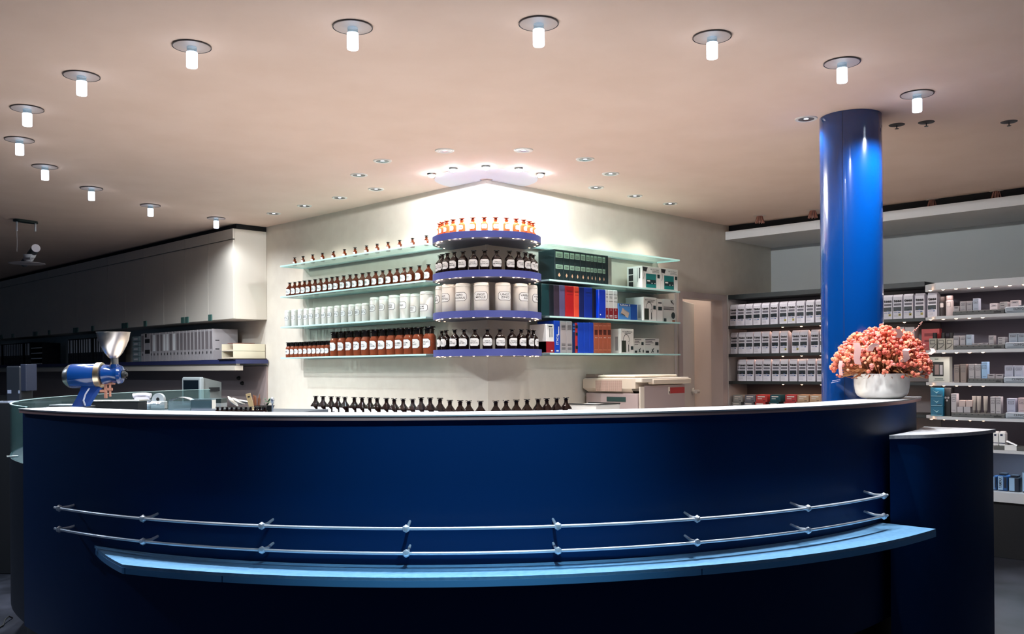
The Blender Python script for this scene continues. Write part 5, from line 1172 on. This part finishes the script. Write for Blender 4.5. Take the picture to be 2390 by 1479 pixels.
# row of tiny dark flasks, a pile of white dishes, plant and brushes
TF = bottle_meshes('tf', .0165, .06, 'vial', BROWN, STOPD, (), .005, 1.3, (.1, .45), False)
zrow = at(540, 949, 6.0).z - .06
mb = MB(); pa = at(500, 960, 6.0); pb = at(628, 960, 6.0); wv = (pb - pa).length
single('flask_rack', MB().bevbox(-wv / 2, wv / 2, -.03, .09, 0, zrow - DZ - .0004, .002), BLACK, 'low black rack under the row of tiny dark flasks', 'rack', ((pa.x + pb.x) / 2, (pa.y + pb.y) / 2, DZ), RZ)
for i in range(11):
    p = at(508 + i * 11, 955, 6.0)
    put_bottle('tiny_flask', TF, (p.x, p.y, zrow), RZ, 'tiny dark stoppered flask in the rack behind the counter, %s from the left' % ORD[i + 1], 'bottle', 'tiny flasks in the rack')
p = at(556, 950, 6.9)
t = thing('dish_pile', 'pile of white porcelain dishes standing on edge behind the tiny flasks', 'dishes', (p.x, p.y, DZ), RZ)
for k in range(3):
    mb = MB(); mb.lathe([(.002, -.004), (.03, -.002), (.052, .008), (.054, .008), (.032, -.006), (.002, -.008)], 28, 0, Matrix.Translation((-.06 + .045 * k, .05, .072)) @ Matrix.Rotation(.8 - .3 * k, 4, 'Y')); part('dish', mb, PORC, t)
    mb = None
mb = MB(); mb.box(-.1, .08, -.04, .1, .0005, .02); part('dish_stand', mb, BLACK, t)
p = at(618, 952, 6.85)
t = thing('plant_pot', 'dark pot with small green plant and a bundle of brown brushes', 'plant', (p.x, p.y, DZ), RZ)
hp = zt(618, 946, 6.85)
mb = MB(); mb.lathe([(.035, 0), (.05, hp * .9), (.053, hp), (.047, hp), (.044, hp * .9)], 22, 0, Matrix.Translation((.02, 0, 0)), True); mb.lathe([(.03, 0), (.034, hp)], 18, 0, Matrix.Translation((-.06, 0, 0)), True); part('pot', mb, BLACK, t)
mb = MB()
for k in range(46):
    a = rnd.uniform(0, 2 * PI); r = rnd.uniform(.01, .045); z = hp + rnd.uniform(.005, .05); l = rnd.uniform(.012, .022)
    c = Vector((.03 + r * math.cos(a), r * math.sin(a), z)); u = Vector((math.cos(a), math.sin(a), rnd.uniform(-.3, .8))) * l; v = Vector((-math.sin(a), math.cos(a), 0)) * l * .5
    mb.add([c - u * .3, c + v, c + u, c - v], [(0, 1, 2, 3)])
part('leaves', mb, mat('leaf_green', (40, 96, 60), .5), t)
mb = MB()
for k in range(26):
    a = rnd.uniform(0, 2 * PI); r = rnd.uniform(0, .02); mb.tube([(-.06 + r * math.cos(a), r * math.sin(a), hp * .6), (-.06 + 1.6 * r * math.cos(a), 1.6 * r * math.sin(a), hp + rnd.uniform(.05, .085))], .0022, 5)
part('brushes', mb, mat('brush_brown', (150, 96, 66), .7), t)
p = at(590, 950, 6.75)
mb = MB(); mb.bevbox(-.018, .018, -.003, .003, 0, .14, .001, 0, Matrix.Rotation(-.25, 4, 'Y')); mb.box(-.008, .008, -.0045, -.003, .11, .12, 1, Matrix.Rotation(-.25, 4, 'Y'))
single('wooden_spatula', mb, [mat('spatula_wood', (206, 180, 132), .6), INK], 'pale wooden spatula leaning beside the brushes', 'spatula', (p.x, p.y, DZ + .005), RZ)
p = at(636, 955, 6.6)
t = thing('chrome_stand', 'small upright chrome post at the right end of the tiny flasks', 'post', (p.x, p.y, DZ), RZ)
hp2 = zt(636, 926, 6.6)
mb = MB(); mb.lathe([(.02, 0), (.02, .006), (.006, .01), (.006, hp2 * .6)], 16); part('stem', mb, CHROME, t)
mb = MB(); mb.lathe([(.006, hp2 * .6), (.013, hp2 * .68), (.014, hp2 * .86), (.008, hp2 * .98), (.002, hp2)], 16); part('head', mb, CHROME, t)
# thin steel scale behind the grinder
p = at(165, 940, 6.2)
st_ = thing('steel_scale', 'flat shop scale with a bright steel pan behind the grinder', 'scale', (p.x, p.y, DZ), RZ)
mb = MB(); mb.bevbox(-.13, .13, -.09, .09, 0, at(165, 943, 6.2).z - DZ - .012, .004); part('body', mb, BLACK, st_)
mb = MB(); z_ = at(165, 943, 6.2).z - DZ; mb.bevbox(-.11, .1, -.08, .08, z_ - .011, z_, .003); part('pan', mb, CHROME, st_)
p = at(262, 930, 6.6)
st_ = thing('steel_worktray', 'long steel work tray with black front behind the grinder', 'tray', (p.x, p.y, DZ), RZ)
z_ = at(262, 933, 6.6).z - DZ
mb = MB(); mb.bevbox(-.2, .22, -.08, .08, 0, z_ - .012, .003); part('body', mb, BLACK, st_)
mb = MB(); mb.bevbox(-.21, .23, -.085, .085, z_ - .0115, z_, .003); part('steel_top', mb, STEEL, st_)
# till at the far left, in the dark
p = at(38, 940, 7.4)
t = thing('till_pedestal', 'dark pedestal under the cash till at the far left', 'pedestal', (p.x, p.y, FZ), RZ)
z_ = at(38, 938, 7.4).z
mb = MB(); mb.bevbox(-.26, .26, -.2, .22, .001, z_ - FZ, .004); part('pedestal', mb, NAVYD, t)
t = thing('cash_till', 'dark cash till with a bluish side panel at the far left', 'cash till', (p.x, p.y, z_ + .0006), RZ)
S = 7.4 / FPX
mb = MB(); mb.bevbox(-24 * S, 10 * S, .0, .2, 0, 84 * S, .01); part('monitor', mb, mat('till_dark', (10, 16, 26), .5), t)
mb = MB(); mb.bevbox(8 * S, 22 * S, .01, .18, 25 * S, 88 * S, .004); part('side_panel', mb, mat('till_blue', (20, 27, 46), .5), t)
mb = MB(); mb.quad(-20 * S, -11 * S, 20 * S, 28 * S, -.002, 0); mb.quad(5 * S, 9 * S, 20 * S, 27 * S, -.002, 0); part('display', mb, mat('till_display', (120, 130, 150), .5), t)
mb = MB(); mb.prism([(-28 * S, -.16), (6 * S, -.16), (9 * S, -.02), (-24 * S, -.02)], 0, .012); mb.box(-14 * S, -4 * S, -.11, -.06, .0121, .014, 1); part('receipt_pad', mb, [colmat('pad_pale', (150, 158, 176), .6), BLACK], t)

# ------------------------------------------------------------------ pendant spotlight at the far left, sprinklers, basket spots
PP = onz(60, 514, CEIL); S = 8.87 / FPX
pn = thing('suspended_projector', 'suspended grey projector lamp with round reflector dish at the far left', 'pendant lamp', (PP.x, PP.y, CEIL), RZ)
mb = MB()
pts = []
for k in range(24):
    a = 2 * PI * k / 24; pts.append((.045 * math.cos(a) + (.075 if math.cos(a) > 0 else -.075), .045 * math.sin(a)))
mb.prism(pts, -.022, -.001, 0, Matrix.Rotation(math.radians(62), 4, 'Z')); part('ceiling_plate', mb, mat('pendant_green', (24, 44, 44), .5), pn)
mb = MB(); mb.lathe([(.008, -.11), (.0085, -.022)], 12, 0, Matrix.Translation((-13 * S, -.06, 0))); mb.lathe([(.008, -.10), (.0085, -.022)], 12, 0, Matrix.Translation((15 * S, .06, 0))); part('cable_grip', mb, mat('grip_white', (214, 216, 224), .4), pn)
zq = lambda py: at(60, py, 8.87).z - CEIL
mb = MB(); mb.tube([(-13 * S, -.06, -.11), (-12.5 * S, -.06, zq(565)), (-13 * S, -.06, zq(590))], .0018, 6); part('cable', mb, MATS['grip_white'], pn)
mb = MB(); c0 = Vector((38 * S, -.12, zq(584))); c1 = Vector((-40 * S, .28, zq(607))); mb.tube([c0, c1], [9 * S, 9 * S], 22); part('tube_housing', mb, mat('tube_grey', (44, 54, 64), .4), pn)
mb = MB(); ax = (c0 - c1).normalized(); mb.tube([c0 + ax * .001, c0 + ax * .006], [9.4 * S, 9.4 * S], 22); part('end_cap', mb, mat('cap_pale', (200, 196, 206), .5), pn)
mb = MB(); mb.lathe([(.003, 0), (38 * S, .012), (39 * S, .016), (37 * S, .016), (.003, .006)], 40, 0, Matrix.Translation((2 * S, 0, zq(619)))); part('reflector_dish', mb, mat('dish_grey', (150, 144, 152), .4, .3), pn)
mb = MB(); mb.tube([(19 * S, -.06, zq(616)), (18 * S, -.06, zq(600))], .005, 8); mb.lathe([(14 * S, 0), (11 * S, -.03), (4 * S, -.045)], 20, 0, Matrix.Translation((11 * S, -.02, zq(596)))); mb.lathe([(12 * S, 0), (9 * S, -.03), (3 * S, -.04)], 20, 0, Matrix.Translation((-4 * S, .08, zq(601)))); part('bracket', mb, mat('bracket_pale', (186, 188, 196), .45), pn)
for i, (px, py) in enumerate([(2093, 291), (2162, 285), (2355, 284)]):
    p = onz(px, py, CEIL)
    t = thing('ceiling_sprinkler', 'small flat dark ceiling sprinkler right of the column, %s of three' % ['left', 'middle', 'right'][i], 'sprinkler', (p.x, p.y, CEIL), 0, 'ceiling sprinklers')
    mb = MB(); mb.lathe([(.012, -.006), (.045, -.003), (.047, 0)], 24); part('cover_plate', mb, mat('sprinkler_dark', (52, 48, 50), .5), t)
    mb = MB(); mb.lathe([(.012, -.026), (.012, -.024), (.003, -.022), (.003, -.006)], 12); part('stem', mb, MATS['sprinkler_dark'], t)
for i, (px, py) in enumerate([(1773, 503), (1897, 490), (2176, 465), (2326, 445)]):
    p = onz(px, py, CEIL)
    t = thing('basket_spotlight', 'little ribbed glass ceiling spot above the tea and cosmetics shelves, %s from the left' % ORD[i + 1], 'spotlight', (p.x, p.y, CEIL), 0, 'ribbed ceiling spots')
    mb = MB(); mb.lathe([(.05, -.006), (.062, 0)], 24); part('ceiling_plate', mb, mat('spot_plate', (214, 196, 184), .5), t)
    mb = MB()
    for k in range(10):
        a = 2 * PI * k / 10; mb.tube([(.022 * math.cos(a), .022 * math.sin(a), -.006), (.042 * math.cos(a), .042 * math.sin(a), -.075)], .006, 6)
    part('ribbed_shade', mb, seethrough('pink_glass', (236, 200, 186), (206, 160, 148), .5), t)
    ls = lamp('basket_light', 'SPOT', (p.x, p.y, CEIL - .09), 20, (1, .93, .9), spot_size=math.radians(72), spot_blend=.8, shadow_soft_size=.02)
    ls.rotation_euler = Vector((.75, 0, -1.5)).to_track_quat('-Z', 'Y').to_euler()
    mb = MB(); mb.lathe([(.01, -.07), (.018, -.05), (.016, -.006)], 14); part('bulb', mb, mat('spot_bulb', (150, 120, 112), .3), t)

p = onz(12, 1455, FZ)
mb = MB(); mb.tube([(-.02, .12, .004), (-.01, .06, .03), (.0, .0, .025), (.02, -.06, .006), (.03, -.3, .005)], .005, 8)
single('floor_cable', mb, BLACK, 'short black cable lying on the stone floor at the lower left', 'cable', (p.x, p.y, FZ + .001), RZ)
# ------------------------------------------------------------------ light: dusk outside the shop front, warm light in the back room
wd = bpy.data.worlds.new('world'); SC.world = wd; wd.use_nodes = True
bg = wd.node_tree.nodes['Background']; bg.inputs['Color'].default_value = (.10, .22, .42, 1); bg.inputs['Strength'].default_value = .12
for k, lat in enumerate((-1.6, 0, 1.6)):
    p = CAM + RT * lat + FW * (2.55 + .18 * lat * lat); 
    copy_tree(dsrc, (p.x, p.y, CEIL), 0, 'recessed downlight in the customers\' area above the camera, %s of three' % ORD[k + 1])
    lamp('customer_spot', 'SPOT', (p.x, p.y, CEIL - .012), 6 if k == 1 else 4, (.72, .86, 1), spot_size=math.radians(130), spot_blend=.8, shadow_soft_size=.03)
for k, (x, y) in enumerate(((-4.87, 1.95), (-4.9, 5.0))):
    copy_tree(dsrc, (x, y, CEIL), 0, 'recessed downlight in the customers\' area left of the counter, %s one' % ('near', 'far')[k])
    lamp('added_side_fill', 'SPOT', (x, y, CEIL - .012), (80, 130)[k], (.62, .78, 1), spot_size=math.radians(166), spot_blend=.5, shadow_soft_size=.03)  # unseen fill lamps added to brighten the far-left cupboards and binders
aim = lamp('counter_fill_spot', 'SPOT', tuple(CAM + RT * .1 + FW * 2.2 + Vector((0, 0, CEIL - CAM.z - .02))), 165, (.5, .82, 1), spot_size=math.radians(47), spot_blend=1, shadow_soft_size=.03)  # added spot without a fixture, brightens the upper middle of the counter front
aim.rotation_euler = ((CAM + RT * -.15 + FW * 3.75 + Vector((0, 0, -.22))) - aim.location).to_track_quat('-Z', 'Y').to_euler()
lamp('door_light', 'POINT', (3.2, .19, 2.55), 9, (1, .95, .86), shadow_soft_size=.03)  # lamp added just inside the doorway to brighten the door leaf
lamp('back_room_light', 'AREA', (2.9, 1.5, 2.7), 12, (1, .9, .8), shape='SQUARE', size=.6)

SC.view_settings.view_transform = 'Standard'; SC.view_settings.look = 'None'
SC.view_settings.exposure = 0.47; SC.view_settings.gamma = 1.0
SC.cycles.transparent_max_bounces = 20
SC.cycles.max_bounces = 7; SC.cycles.diffuse_bounces = 4; SC.cycles.glossy_bounces = 3; SC.cycles.caustics_reflective = False; SC.cycles.caustics_refractive = False
SC.cycles.sample_clamp_indirect = 6
